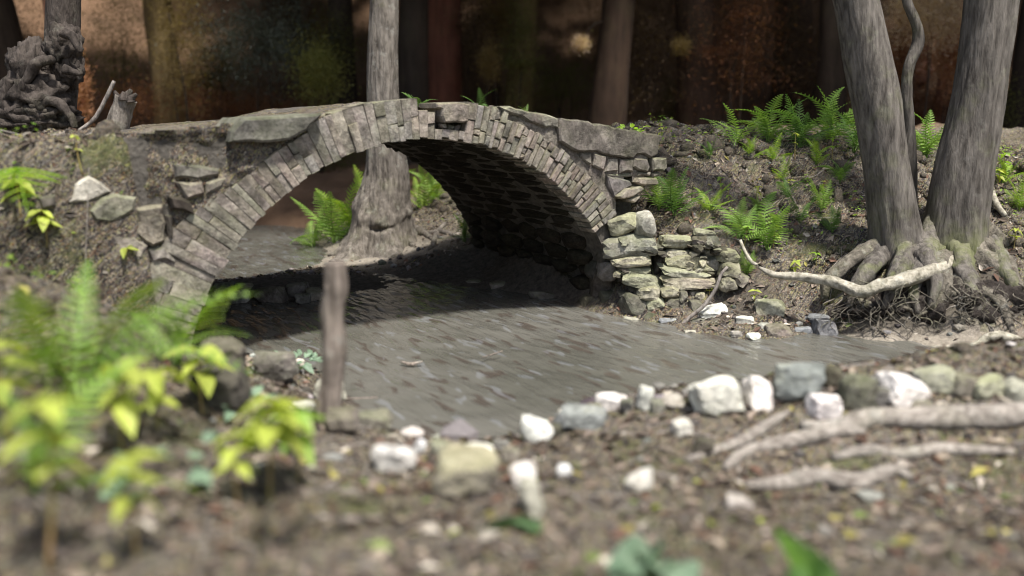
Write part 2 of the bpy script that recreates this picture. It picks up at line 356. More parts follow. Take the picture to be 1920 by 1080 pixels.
def mudmask(x, y):
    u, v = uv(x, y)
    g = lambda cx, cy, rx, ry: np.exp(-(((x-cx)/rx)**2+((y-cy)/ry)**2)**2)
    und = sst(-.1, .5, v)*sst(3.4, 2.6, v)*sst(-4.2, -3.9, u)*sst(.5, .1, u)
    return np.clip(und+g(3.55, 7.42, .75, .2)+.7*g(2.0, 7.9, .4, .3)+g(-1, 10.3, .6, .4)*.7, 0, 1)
def H(x, y): return float(height(np.array([x]), np.array([y]))[0])
def ground(px, s):
    "point on the ground at image column px and distance s"
    x = (px-960)/FPX*s*1.0; return np.array([x, s, H(x, s)])
def groundpix(px, py, s0=1.5, s1=15):
    "first ground point seen at a pixel"
    d = ray(px, py); s = np.linspace(s0, s1, 500); X = d[0]/d[1]*s; Z = CAMH+d[2]/d[1]*s; h = height(X, s)
    k = np.nonzero(h >= Z)[0]; k = k[0] if len(k) else len(s)-1
    return np.array([X[k], s[k], h[k]])

# ------------------------------------------------------------------ ground sheet
def axis(lo, hi, step, far_lo, far_hi, growth=1.22):
    a = list(np.arange(lo, hi+1e-6, step)); s = step; b = []; p = lo
    while p > far_lo: s *= growth; p -= s; b.append(p)
    c = []; p = hi; s = step
    while p < far_hi: s *= growth; p += s; c.append(p)
    return np.array(b[::-1]+a+c)
ax = axis(-5.2, 5.6, .034, -160, 160); ay = axis(1.4, 13.6, .034, -60, 180)
GX, GY = np.meshgrid(ax, ay); gx = GX.ravel(); gy = GY.ravel(); gz = height(gx, gy)
nx, ny = len(ax), len(ay); idx = np.arange(nx*ny).reshape(ny, nx)
FQ = np.stack([idx[:-1, :-1], idx[:-1, 1:], idx[1:, 1:], idx[1:, :-1]], -1).reshape(-1, 4)
gme = mesh('ground', np.c_[gx, gy, gz], FQ, True)
colattr(gme, np.c_[sandmask(gx, gy), mudmask(gx, gy), sst(13.2, 15, gy)])
ground_o = tag(obj('ground', gme, M['soil']), kind='structure')

# water
wx = np.r_[np.arange(-7.5, -4.6, .15), np.arange(-4.6, 4.4, .03), np.arange(4.4, 6.6, .15)]; wy = np.r_[np.arange(4.2, 13.4, .03), np.arange(13.4, 15.6, .1)]; WX, WY = np.meshgrid(wx, wy)
i2 = np.arange(WX.size).reshape(WX.shape); P = np.c_[WX.ravel(), WY.ravel(), WX.ravel()*0]
fu, fv = uv(P[:, 0], P[:, 1]); wob_ = .12*fbm(np.c_[fu*1.5, fv*1.5, fu*0], 2, 40)
near = sst(2.5, -.5, fv+.35*fu)                      # long streaks in front, short chop behind
W1 = fbm(np.c_[(fu+wob_)*7.5, fv*2.2, fu*0], 2, 4); W2 = 1-2*np.abs(fbm(np.c_[(fu+wob_)*6, (fv+wob_)*4.2, fu*0+7], 2, 14))
wz = .012*W1*(.5+.5*near)+.010*W2*(1-near)+.006*fbm(np.c_[(fu+wob_)*15, fv*6, fu*0], 2, 15)
part('stream_water', np.c_[P[:, :2], wz], np.stack([i2[:-1, :-1], i2[:-1, 1:], i2[1:, 1:], i2[1:, :-1]], -1).reshape(-1, 4), M['water'], None, True)['kind'] = 'structure'
# ------------------------------------------------------------------ stone shapes
_ico = {}
def ico(n):
    if n not in _ico:
        b = bmesh.new(); bmesh.ops.create_icosphere(b, subdivisions=n, radius=1); b.verts.ensure_lookup_table()
        _ico[n] = (np.array([v.co[:] for v in b.verts]), [[v.index for v in f.verts] for f in b.faces]); b.free()
    return _ico[n]
def rock(w, d, h, seed, sub=3, box=.55, cuts=9, rough=.05):
    "angular stone filling a w x d x h box, centred"
    V, F = ico(sub); V = V.copy(); r = np.random.default_rng(seed)
    pl = [np.array(v, float) for v in ((1,0,0),(-1,0,0),(0,1,0),(0,-1,0),(0,0,1),(0,0,-1))]; lim = [1.]*6
    for i in range(6): pl[i] = pl[i]+r.normal(size=3)*.16; pl[i] /= np.linalg.norm(pl[i]); lim[i] = r.uniform(.9, 1.)
    for k in range(cuts):                                                        # facets knocked off a block
        a = r.normal(size=3); a /= np.linalg.norm(a); pl.append(a); lim.append(r.uniform(.86+.3*box, 1.05+.45*box))
    D = V@np.array(pl).T; R_ = np.where(D > .05, np.array(lim)/np.maximum(D, .05), 9.).min(1); V = V*R_[:, None]
    V = V/np.abs(V).max(0)
    q = fbm(V*1.6+seed*3.1, 4, seed % 97, .55); V = V*(1+rough*1.8*q+rough*.7*fbm(V*5+seed, 2, seed % 89))[:, None]
    V = V*np.array([w, d, h])/2
    return V, F
def slab(poly, y0, y1, seed, bev=.012, rough=.006, res=.05):
    "stone with the given outline (u,z) in the wall face, from depth y0 (front) to y1"
    r = np.random.default_rng(seed); b = bmesh.new(); pts = []
    n = len(poly)
    for i in range(n):                              # resample the outline and roughen it
        a = np.array(poly[i]); c = np.array(poly[(i+1) % n]); L = np.linalg.norm(c-a); k = max(1, int(L/res))
        for j in range(k): pts.append(a+(c-a)*j/k+r.normal(size=2)*rough*.6)
    from mathutils.geometry import delaunay_2d_cdt
    pts = np.array(pts); m = len(pts)
    if .5*np.sum(pts[:, 0]*np.roll(pts[:, 1], -1)-np.roll(pts[:, 0], -1)*pts[:, 1]) < 0: pts = pts[::-1].copy()
    tn = np.roll(pts, -1, 0)-np.roll(pts, 1, 0); tn /= np.maximum(np.linalg.norm(tn, axis=1), 1e-9)[:, None]
    f0 = pts+np.c_[-tn[:, 1], tn[:, 0]]*bev                    # inset outline
    lo, hi = pts.min(0), pts.max(0); g = res*.75
    gi = np.array([(x+r.uniform(-.3, .3)*g, z+r.uniform(-.3, .3)*g) for x in np.arange(lo[0], hi[0], g) for z in np.arange(lo[1], hi[1], g)]).reshape(-1, 2)
    allp = [Vector(p) for p in f0]+[Vector(p) for p in gi]
    vo, _, fo, ov, _, _ = delaunay_2d_cdt(allp, [], [list(range(m))], 1, 1e-6)
    vo = np.array([p[:] for p in vo]); used = sorted({i for f in fo for i in f}|{k for k, o in enumerate(ov) if any(q < m for q in o)}); mp = {k: i for i, k in enumerate(used)}
    front = vo[used]; nf = len(front); yy = y0+rough*2.2*fbm(np.c_[front*9, np.full(nf, seed*1.7)], 4, seed % 83)
    V = np.concatenate([np.c_[front[:, 0], yy, front[:, 1]], np.c_[pts[:, 0], np.full(m, y0+bev*1.2), pts[:, 1]], np.c_[pts[:, 0], np.full(m, y1), pts[:, 1]]])
    idx0 = {}
    for k, o in enumerate(ov):
        for q in o:
            if q < m and k in mp: idx0[q] = mp[k]
    F = [[mp[i] for i in f] for f in fo]
    for i in range(m):
        j = (i+1) % m
        if i in idx0 and j in idx0 and idx0[i] != idx0[j]: F.append([idx0[i], nf+i, nf+j, idx0[j]])
        F.append([nf+i, nf+m+i, nf+m+j, nf+j])
    b.free(); return V, F

# ------------------------------------------------------------------ the bridge
RI, CU, CZ, BW = 1.99, -1.95, -.38, 2.75
bridge = empty('stone_footbridge', BR, TH, 'old humpbacked stone arch footbridge over the muddy stream', 'bridge')
TOP = [(-6.2, 1.62), (-4.93, 1.63), (-3.97, 1.70), (-3.5, 1.75), (-2.84, 1.80), (-2.46, 1.885), (-2.07, 1.925), (-1.9, 1.905), (-1.57, 1.90), (-1.27, 1.865), (-.82, 1.79), (-.37, 1.70), (.42, 1.60), (.9, 1.55)]
def topz(u): return float(np.interp(u, [p[0] for p in TOP], [p[1] for p in TOP]))
def rout(phi):
    "outer radius of the ring at angle phi from the crown"
    base = 2.275+.16*float(sst(math.radians(-40), math.radians(-58), phi))
    u = CU+base*math.sin(phi); zt = topz(u)
    if -2.95 < u < -1.22:
        k = (zt-.004-CZ)/max(math.cos(phi), .2)
        if -2.07 < u < -1.88: k -= .085
        return min(k, base+.05)
    return min(base, (zt-CZ)/max(math.cos(phi), .2))
def vous(phi0, phi1, r0, r1, y0, y1, seed, gap=.006, right=True):
    rr = random.Random(seed); j = lambda s=.004: rr.uniform(-s, s)
    g0 = gap/2/r0; g1 = gap/2/r1; q = []
    for (r, a) in ((r0, phi0+g0), (r0, phi1-g0), (r1, phi1-g1), (r1, phi0+g1)):
        q.append((CU+(r+j())*math.sin(a)+j(.003), CZ+(r+j())*math.cos(a)+j(.003)))
    b = .007 if right else .0025; c = np.mean(q, axis=0); q = [np.array(p) for p in q]
    V = []; ft = y0+j(.006)
    for p in q: e = (c-p); V.append([p[0]+e[0]/np.linalg.norm(e)*b, ft+j(.005), p[1]+e[1]/np.linalg.norm(e)*b])
    for p in q: V.append([p[0], y0+b*1.3, p[1]])
    for p in q: V.append([p[0], y1, p[1]])
    V.append([c[0]+j(.01), ft-rr.uniform(0, .006), c[1]+j(.01)])
    F = [[12, 0, 1], [12, 1, 2], [12, 2, 3], [12, 3, 0]]
    for l in (0, 4):
        for i in range(4): F.append([l+i, l+4+i, l+4+(i+1) % 4, l+(i+1) % 4])
    return V, F
rr = random.Random(3); sd = 0
phi = math.radians(-76)
while phi < math.radians(55):
    right = phi > math.radians(10)
    crown = math.radians(-22) < phi < math.radians(10)
    w = rr.uniform(.042, .064) if right else (rr.uniform(.042, .078) if not crown else rr.uniform(.045, .085))
    if phi < math.radians(-46): w = rr.uniform(.055, .085)
    p1 = phi+w/RI; mid = (phi+p1)/2; ro = rout(mid); u = CU+2.1*math.sin(mid)
    if -1.885 < u < -1.60:                          # the mended gap beside the crown: short stones under a block
        ro = RI+.075
    cuts = [RI, ro]
    if right and rr.random() < .85: cuts.insert(1, RI+(ro-RI)*rr.uniform(.3, .7))
    if right and rr.random() < .25: cuts.insert(1, RI+(cuts[1]-RI)*rr.uniform(.35, .6))
    if not right and ro-RI > .2 and rr.random() < .5: cuts.insert(1, RI+(ro-RI)*rr.uniform(.3, .75))
    if -1.60 < u < -1.1 and len(cuts) == 2: cuts.insert(1, RI+(ro-RI)*rr.uniform(.4, .6))
    for a, b_ in zip(cuts[:-1], cuts[1:]):
        prot = rr.uniform(-.018, .018) if right else rr.uniform(-.006, .006)
        V, F = vous(phi, p1, a+(.003 if a > RI else rr.uniform(-.012, .012)), b_-.003-(rr.uniform(0, .02) if b_ == ro and right else 0), prot, .22, sd, rr.uniform(.007, .013) if right else rr.uniform(.0005, .0025), right)
        part('voussoir', V, F, M['ring'], bridge); sd += 1
    phi = p1
# block beside the crown and the rubble in the recess below it
Z3 = lambda x, y: face(560+x/5.647, 160+y/5.647)
for i, pl in enumerate([[(1440, 185), (1540, 172), (1640, 175), (1800, 205), (1785, 385), (1530, 392), (1500, 245), (1440, 232)]]):
    V, F = slab([Z3(*p) for p in pl], -.035, .3, 50+i, .014, .008); part('coping_block', V, F, M['ring'], bridge)
for i, (x, y, w, h) in enumerate([(1560, 430, 70, 60), (1640, 440, 90, 50), (1720, 450, 80, 70), (1600, 490, 80, 60), (1690, 510, 90, 60), (1560, 530, 60, 50), (1750, 540, 60, 70)]):
    u, z = Z3(x, y); k = 7.4/FPX/5.647*1.15; V, F = rock(w*k, .09, h*k, 300+i, 2, .5, 7, .06)
    part('rubble_stone', V, F, M['stone'], bridge, False, (u, .06+.02*(i % 3), z))
# right spandrel
Z1 = lambda x, y: face(860+x/4.8, 180+y/4.8)
SP = [([(360, 90), (560, 122), (780, 160), (900, 200), (885, 285), (770, 292), (690, 252), (640, 240), (560, 190), (480, 160), (390, 132)], -.02),
      ([(905, 203), (1100, 225), (1300, 262), (1500, 300), (1835, 362), (1800, 420), (1772, 520), (1715, 555), (1660, 515), (1600, 525), (1560, 555), (1430, 555), (1330, 540), (1230, 500), (1060, 497), (960, 450), (900, 400), (890, 300)], -.035),
      ([(1100, 508), (1200, 515), (1205, 590), (1185, 622), (1090, 545)], -.005), ([(1215, 512), (1325, 545), (1310, 650), (1285, 672), (1205, 622)], -.02),
      ([(1340, 560), (1438, 560), (1440, 680), (1325, 678)], .0), ([(1450, 565), (1570, 568), (1560, 680), (1448, 688)], -.02), ([(1580, 560), (1690, 570), (1710, 640), (1690, 680), (1605, 670), (1570, 640)], -.03),
      ([(1722, 562), (1850, 556), (1855, 640), (1830, 676), (1732, 665)], -.04), ([(1740, 688), (1812, 690), (1802, 725), (1740, 727)], -.02), ([(1590, 735), (1750, 735), (1768, 780), (1742, 802), (1600, 800), (1568, 770)], -.06),
      ([(1605, 682), (1725, 690), (1722, 722), (1600, 722)], -.01), ([(1330, 720), (1440, 735), (1535, 760), (1560, 806), (1430, 880), (1390, 915), (1350, 830)], -.02),
      ([(1400, 895), (1480, 830), (1600, 812), (1632, 835), (1540, 900), (1440, 932)], -.07), ([(1510, 925), (1600, 885), (1612, 920), (1560, 966), (1510, 950)], -.05), ([(1320, 690), (1440, 700), (1580, 690), (1590, 725), (1470, 735), (1330, 715)], .01)]
for i, (pl, y0) in enumerate(SP):
    V, F = slab([Z1(*p) for p in pl], y0, .35, 80+i, .014, .010 if i < 2 else .007, .05)
    part('spandrel_slab' if i < 2 else 'spandrel_stone', V, F, M['stone'] if i % 3 else M['ring'], bridge)
# left spandrel: slab over a hollow, then rubble set in the earth
Z4 = lambda x, y: face(x/3.375, 200+y/3.375)
V, F = slab([face(*p) for p in [(428, 246), (450, 222), (520, 217), (598, 212), (566, 244), (536, 262), (500, 266), (425, 266)]], -.10, .5, 130, .018, .006)
part('coping_block', V, F, M['stone'], bridge)
LS = [([(1100, 375), (1240, 365), (1390, 375), (1380, 440), (1240, 455), (1105, 450)], 'stone'), 
      ([(430, 630), (470, 480), (560, 440), (640, 470), (705, 535), (620, 570), (540, 610)], 'pale'), ([(560, 640), (640, 580), (720, 545), (850, 570), (850, 650), (790, 700), (700, 745), (600, 710)], 'stone'),
      ([(740, 725), (830, 715), (835, 790), (745, 795)], 'stone'), ([(860, 640), (1030, 620), (1045, 860), (960, 890), (850, 800)], 'mossy'),
      ([(720, 805), (850, 810), (930, 880), (900, 960), (720, 940)], 'stone'), ([(530, 765), (690, 760), (695, 870), (535, 880)], 'stone'), 
      ([(1120, 480), (1280, 475), (1290, 550), (1180, 570)], 'ring'), ([(1060, 560), (1200, 590), (1240, 660), (1090, 660)], 'dark'), 
      ([(1290, 480), (1440, 440), (1400, 520), (1300, 560)], 'ring'), ([(1040, 690), (1090, 700), (1100, 800), (1060, 840)], 'dark'), ([(250, 560), (360, 560), (370, 640), (260, 650)], 'stone'), ([(930, 900), (1050, 880), (1120, 960), (960, 990)], 'stone'),
      ]
for i, (pl, mk_) in enumerate(LS):
    V, F = slab([Z4(*p) for p in pl], -.012-.014*(i % 3), .3, 140+i, .022, .012, .06); part('spandrel_stone', V, F, M[mk_], bridge)
# core behind the stones, deck, soffit
def core():
    us = np.linspace(-4.2, .34, 90); V = []; F = []; n = len(us)
    for v0 in (.035, BW-.03):
        for u in us:
            v = v0 if not (u > -.06 and v0 < 1) else .32
            dz = RI+.02; h = dz*dz-(u-CU)**2; zi = CZ+math.sqrt(h) if h > .09 else -.25
            zi = max(zi, -.25); zt = topz(u)-.05
            if u > .05: zt = min(zt, 1.52-(u-.05)*.1)
            if -2.1 < u < -1.5: zt -= .06 if not (-1.95 < u < -1.55) else .10
            V += [[u, v+(.10 if -1.95 < u < -1.55 and v < 1 else 0), zi], [u, v+(.10 if -1.95 < u < -1.55 and v < 1 else 0), max(zt, zi+.05)]]
    o = 2*n
    for i in range(n-1):
        a = 2*i; F += [[a, a+2, a+3, a+1], [o+a, o+a+1, o+a+3, o+a+2], [a+1, a+3, o+a+3, o+a+1], [a, o+a, o+a+2, a+2]]
    F += [[0, 1, o+1, o], [2*n-2, o+2*n-2, o+2*n-1, 2*n-1]]
    return V, F
def fill(u0, u1, mat, seed, amp):
    uu = np.arange(u0, u1, .022); zz = np.arange(-.2, 1.95, .022); A, B = np.meshgrid(uu, zz); a = A.ravel(); b = B.ravel()
    tz = np.interp(a, [p[0] for p in TOP], [p[1] for p in TOP])
    y = .01+amp*fbm(np.c_[a*5, b*7, a*0+seed], 5, seed, .6)+amp*.5*np.abs(fbm(np.c_[a*13, b*15, a*0], 3, seed+5))
    y = y+.3*sst(-4.0, -4.45, a)
    ok = ((np.hypot(a-CU, b-CZ) > 2.23) & (b < tz-.005) & ((a < -.06) | (b > 1.16+.1*np.sin(a*30)))).reshape(A.shape); i = np.arange(A.size).reshape(A.shape)
    q = ok[:-1, :-1] & ok[1:, :-1] & ok[:-1, 1:] & ok[1:, 1:]
    F = np.stack([i[:-1, :-1], i[:-1, 1:], i[1:, 1:], i[1:, :-1]], -1)[q]; used = np.unique(F); mp = np.full(A.size, -1); mp[used] = np.arange(len(used))
    part('spandrel_mortar', np.c_[a, y, b][used], mp[F], mat, bridge, True)
fill(-4.6, -2.7, M['soil'], 5, .06)
fill(-1.4, .28, M['rubble'], 6, .03)
V, F = core(); part('rubble_core', V, F, M['mortar'], bridge)
us = np.arange(-4.4, .62, .045); vs = np.arange(.16, BW-.02, .045); UU, VV = np.meshgrid(us, vs); Pd = np.c_[UU.ravel(), VV.ravel(), UU.ravel()*0]
zd = np.array([topz(u) for u in Pd[:, 0]])-.035+.03*fbm(Pd*2.5, 4, 61)+.012*fbm(Pd*11, 3, 62)-.02*np.abs(Pd[:, 1]-1.3)/1.3
zd -= .07*sst(.2, .1, np.abs(Pd[:, 0]+1.75))
i3 = np.arange(UU.size).reshape(UU.shape)
dk = part('deck', np.c_[Pd[:, :2], zd], np.stack([i3[:-1, :-1], i3[:-1, 1:], i3[1:, 1:], i3[1:, :-1]], -1).reshape(-1, 4), M['soil'], bridge, True)
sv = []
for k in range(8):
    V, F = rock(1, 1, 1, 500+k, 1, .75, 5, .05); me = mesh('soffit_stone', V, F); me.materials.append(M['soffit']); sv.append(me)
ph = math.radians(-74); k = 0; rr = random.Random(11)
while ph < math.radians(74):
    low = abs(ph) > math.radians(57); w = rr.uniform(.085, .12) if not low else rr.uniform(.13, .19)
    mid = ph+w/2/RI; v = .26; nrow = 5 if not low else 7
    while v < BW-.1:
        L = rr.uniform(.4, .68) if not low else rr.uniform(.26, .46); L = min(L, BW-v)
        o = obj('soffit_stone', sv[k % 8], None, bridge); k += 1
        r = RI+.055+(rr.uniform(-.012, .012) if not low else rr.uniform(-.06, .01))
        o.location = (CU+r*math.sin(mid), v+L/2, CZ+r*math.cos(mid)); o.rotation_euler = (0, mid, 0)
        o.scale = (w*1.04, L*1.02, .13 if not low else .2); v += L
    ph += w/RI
# ------------------------------------------------------------------ wing wall at the right of the arch
wing = empty('rubble_wing_wall', (1.3, 8.2, 0), 0, 'mossy rubble wing wall beside the right foot of the arch', 'stone wall')
WORG = np.array([1.3, 8.2, 0])
Z2 = lambda x, y, s: ony(1080+x/4.153, 380+y/4.153, s)
WS = [(430, 352, 385, 165, 'mossy', 8.12, .8, 0), (375, 175, 230, 150, 'mossy', 8.2, .6, -14), (545, 180, 150, 165, 'pale', 8.12, .7, 8), (790, 318, 240, 110, 'mossy', 8.2, .6, 0), (1040, 318, 165, 85, 'stone', 8.2, .4, 0),
      (440, 462, 290, 95, 'mossy', 8.12, .6, 0), (460, 535, 240, 85, 'mossy', 8.14, .5, 4), (510, 612, 310, 120, 'mossy', 8.08, .75, 4), (800, 400, 210, 80, 'mossy', 8.2, .5, 0),
      (880, 475, 470, 110, 'mossy', 8.14, .6, 0), (860, 560, 400, 90, 'mossy', 8.1, .6, 3), (900, 630, 430, 90, 'mossy', 8.08, .6, -3), (1060, 400, 160, 100, 'mossy', 8.2, .5, 0), (1085, 480, 130, 120, 'stone', 8.18, .5, 0),
      (565, 720, 180, 108, 'mossy', 8.02, .5, 0), (742, 706, 150, 92, 'mossy', 8.02, .5, 6), (630, 808, 145, 112, 'mossy', 8.0, .5, 0), (768, 800, 125, 100, 'mossy', 8.0, .5, 0), (842, 738, 70, 80, 'stone', 8.0, .4, 0),
      (455, 815, 200, 160, 'stone', 8.02, .5, 12), (220, 660, 190, 200, 'dark', 8.42, .5, 0), (160, 520, 170, 160, 'dark', 8.48, .5, 0), (255, 545, 160, 150, 'stone', 8.22, .4, 10), (120, 800, 190, 130, 'dark', 8.42, .5, 0), (290, 800, 180, 190, 'dark', 8.3, .5, -10),
      (240, 400, 130, 120, 'dark', 8.3, .4, 0), (190, 280, 170, 120, 'dark', 8.38, .5, 10), (290, 260, 100, 60, 'dark', 8.3, .4, 0), (930, 720, 240, 130, 'dark', 8.2, .5, 0), (650, 500, 90, 200, 'dark', 8.26, .5, 0), (700, 620, 120, 120, 'dark', 8.25, .5, 0), (800, 860, 380, 150, 'dark', 8.2, .5, 0), (560, 560, 300, 300, 'dark', 8.42, .7, 0), (900, 520, 420, 300, 'dark', 8.42, .7, 0)]
WS += [(1190, 425, 140, 105, 'mossy', 8.06, .5, 0), (1215, 535, 160, 105, 'mossy', 8.0, .5, 5), (1185, 640, 150, 100, 'mossy', 7.96, .5, -4), (1300, 610, 120, 90, 'stone', 7.98, .4, 0), (1010, 250, 150, 60, 'mossy', 8.3, .5, 0), (1300, 470, 110, 80, 'stone', 8.3, .4, 0)]
_r = random.Random(77)
for _i in range(80): WS.append((_r.uniform(310, 1150), _r.uniform(290, 850), _r.uniform(55, 120), _r.uniform(30, 65), _r.choice(['mossy', 'stone', 'stone', 'dark']), 8.13+_r.uniform(-.03, .07), .5, _r.uniform(-15, 15)))
for i, (x, y, w, h, mt, s, bx, rot) in enumerate(WS):
    c = Z2(x, y, s); k = s/FPX/4.153*1.13; V, F = rock(w*k*1.04, .28, h*k*1.12, 700+i, 3, bx*.7, 12, .07)
    o = part('stone', V, F, M[mt], wing, False, c-WORG+np.array([0, .10, 0])); o.rotation_euler = (0, math.radians(rot+(i*53) % 13-6), math.radians((i*37) % 15-7))
# ------------------------------------------------------------------ loose stones, each a thing
def loose(px, py, wp, hp, mat, label, s=None, z=None, bx=.5, rot=0, sub=3, group=None, tall=1., dp=.8, lift=.0):
    q = groundpix(px, py+hp*.42) if s is None else ony(px, py, s)
    if z is not None: q = onz(px, py, z)
    k = q[1]/FPX; seed = int(px*7+py*13); w = wp*k*1.05; h = hp*k*1.12*tall; d = max(h, w*dp)
    V, F = rock(w, d, h, seed, sub, .15+(seed*7 % 50)/100, 8+seed % 7, .075)
    c = V[:, 2].min(); V[:, 2] -= c
    base = q.copy(); base[1] += d*.3; base[2] = q[2]-h*.5-h*.04+lift
    gz_ = H(base[0], base[1])
    if s is None and z is None: base[2] = min(q[2], gz_)-h*(.08+.12*(seed % 5)/4)
    o = part('stone', V, F, M[mat], None, False, base); o.rotation_euler = (math.radians((seed % 11)-5), math.radians(rot), math.radians(seed % 23-11))
    return tag(o, label, 'stone', group)
z2p = lambda x, y: (1080+x/4.153, 380+y/4.153)
z5p = lambda x, y: (1320+x/2.7, 560+y/2.7)
z7p = lambda x, y: (660+x/3., 700+y/3.)
WL = 'loose stones at the waterline by the wing wall'; NB = 'stones along the near bank'; DB = 'dark rocks under the arch'
for (zz, x, y, w, h, mt, s, lab, gr) in [
 (z2p, 440, 925, 145, 75, 'pale', 7.95, 'small pale block at the waterline left of the flat cream slab', WL),
 (z2p, 520, 985, 215, 50, 'white', 7.72, 'flat cream slab lying in the water below the wing wall', WL),
 (z2p, 600, 905, 145, 95, 'stone', 7.93, 'brownish wedge stone just above the flat cream slab', WL),
 (z2p, 735, 950, 180, 85, 'blue', 7.8, 'grey stone at the waterline touching the foot of the leaning stick', WL),
 (z2p, 815, 880, 145, 110, 'stone', 7.95, 'dark grey stone behind the lower end of the leaning stick', WL),
 (z2p, 970, 728, 85, 75, 'mossy', 8.05, 'small mossy stone in the dark hollow right of the leaning stick', WL),
 (z2p, 935, 805, 110, 95, 'stone', 7.95, 'grey stone crossed by the middle of the leaning stick', WL),
 (z2p, 1075, 862, 225, 130, 'white', 7.78, 'big rounded white stone on the shore right of the leaning stick', WL),
 (z2p, 965, 960, 160, 105, 'stone', 7.7, 'brown grey stone below the big rounded white stone', WL),
 (z2p, 893, 1012, 95, 32, 'pale', 7.45, 'thin pale flake at the water edge right of the stick foot', WL),
 (z2p, 1265, 875, 95, 60, 'stone', 7.8, 'small brown stone between the two white shore stones', WL),
 (z5p, 215, 122, 110, 55, 'white', 7.5, 'white stone on the shore under the mossy wedge rock', WL),
 (z5p, 312, 150, 70, 55, 'pale', 7.4, 'small off white stone right of the shore white stone', WL),
 (z5p, 255, 195, 85, 32, 'white', 7.2, 'flat white flake in the water below the shore stones', WL),
 (z5p, 165, 182, 55, 32, 'pale', 7.25, 'smallest pale chip at the water edge', WL),
 (z5p, 385, 178, 150, 85, 'stone', 7.3, 'broad grey stone at the water edge below the mossy wedge rock', WL),
 (z5p, 512, 175, 110, 60, 'blue', 7.4, 'low slate grey stone left of the blue grey pointed stone', WL),
 (z5p, 628, 168, 125, 130, 'blue', 7.35, 'blue grey pointed stone at the left end of the sandy strip', WL),
 (z5p, 580, 106, 130, 45, 'blue', 7.6, 'flat blue grey slab behind the pointed stone', WL),
 (z5p, 345, 65, 170, 120, 'mossy', 7.62, 'mossy green wedge rock sticking out of the bank foot', WL)]:
    px, py = zz(x, y); sc = 4.153 if zz is z2p else 2.7
    loose(px, py, w/sc, h/sc, mt, lab, s=s, group=gr)
for (zz, x, y, w, h, mt, lab, rot) in [
 (z7p, 225, 490, 235, 160, 'white', 'white boulder at the left end of the near stone row', 5),
 (z7p, 385, 425, 75, 65, 'white', 'small pale stone right of the leftmost white boulder', 0),
 (z7p, 500, 445, 130, 80, 'mossy', 'grey green stone at the water edge between pale stone and flat white stone', 0),
 (z7p, 690, 462, 230, 85, 'white', 'flat white stone at the nearest water edge', -4),
 (z7p, 640, 590, 330, 210, 'mossy', 'large olive grey rock right below the flat white stone', 0),
 (z7p, 840, 408, 85, 55, 'pale', 'little cream stone at the water edge left of the tilted white block', 0),
 (z7p, 1010, 338, 215, 120, 'white', 'tilted white block pointing up to the right', 24),
 (z7p, 980, 575, 145, 165, 'white', 'upright bright white stone below the tilted white block', -6),
 (z7p, 1030, 725, 110, 190, 'pale', 'long pale stone lying below the upright white stone', -10),
 (z7p, 1290, 255, 275, 120, 'blue', 'broad grey stone at the water edge right of the tilted white block', 6),
 (z7p, 1452, 158, 175, 95, 'white', 'cream boulder at the water edge above the broad grey stone', 8),
 (z7p, 1632, 168, 92, 112, 'white', 'small upright white stone right of the cream boulder', 14),
 (z7p, 1800, 168, 145, 72, 'pale', 'pinkish flat stone right of the small upright white stone', 0),
 (z7p, 1855, 325, 110, 90, 'pale', 'light grey stone in the soil below the pinkish flat stone', 0),
 (z7p, 1190, 560, 75, 72, 'white', 'small round pale stone right of the upright white stone', 0),
 (z7p, 1640, 640, 160, 85, 'white', 'pale buff stone in the middle of the near bank soil', -18),
 (z5p, 95, 505, 225, 150, 'white', 'grey white boulder with a dark underside left of the tallest white stone', -12),
 (z5p, 262, 488, 150, 165, 'white', 'tallest white stone of the near row', 12),
 (z5p, 490, 452, 225, 160, 'blue', 'lilac grey boulder right of the tallest white stone', 0),
 (z5p, 622, 555, 155, 110, 'white', 'cream block tucked under the lilac grey boulder', 0),
 (z5p, 655, 420, 95, 95, 'dark', 'dark stone between lilac grey boulder and grey green block', 0),
 (z5p, 800, 485, 175, 170, 'stone', 'grey green block above the long near root', 0),
 (z5p, 1010, 495, 225, 140, 'white', 'off white angular stone right of the grey green block', 14),
 (z5p, 1190, 412, 200, 120, 'mossy', 'dull olive stone toward the right end of the near row', 0),
 (z5p, 1590, 475, 130, 115, 'pale', 'grey stone cut by the right edge of the picture', 0),
 (z5p, 180, 1025, 150, 60, 'pale', 'small brownish stone below the lowest near root', 4),
 (z5p, 385, 470, 95, 80, 'stone', 'small grey stone wedged between the tallest white stone and the lilac boulder', 0),
 (z5p, 905, 520, 90, 90, 'stone', 'small dull stone wedged right of the grey green block', 0),
 (z5p, 1320, 470, 150, 90, 'stone', 'brown grey stone right of the dull olive stone', 8),
 (z5p, 1450, 455, 140, 95, 'mossy', 'olive tinged stone left of the stone cut by the right edge', -6),
 (z5p, -30, 520, 90, 80, 'dark', 'dark stone under the left side of the grey white boulder', 0),
 (z5p, 1110, 560, 110, 60, 'stone', 'low brown stone above the long near root', 0),
 (z7p, 1360, 210, 90, 70, 'stone', 'small brown stone between the broad grey stone and the cream boulder', 0),
 (z7p, 1545, 190, 70, 70, 'stone', 'small dull stone between the cream boulder and the upright white stone', 0),
 (z7p, 1720, 190, 80, 70, 'stone', 'small dull stone left of the pinkish flat stone', 0),
 (z7p, 1130, 330, 90, 80, 'dark', 'dark stone right of the tilted white block', 0),
 (z7p, 890, 470, 90, 80, 'stone', 'muddy stone right of the flat white stone', 0),
 (z7p, 1980, 420, 120, 90, 'dark', 'dark stone in the eroded face below the light grey stone', 0)]:
    px, py = zz(x, y); sc = 3. if zz is z7p else 2.7
    loose(px, py, w/sc*1.15, h/sc*1.15, mt, lab, rot=rot, group=NB)
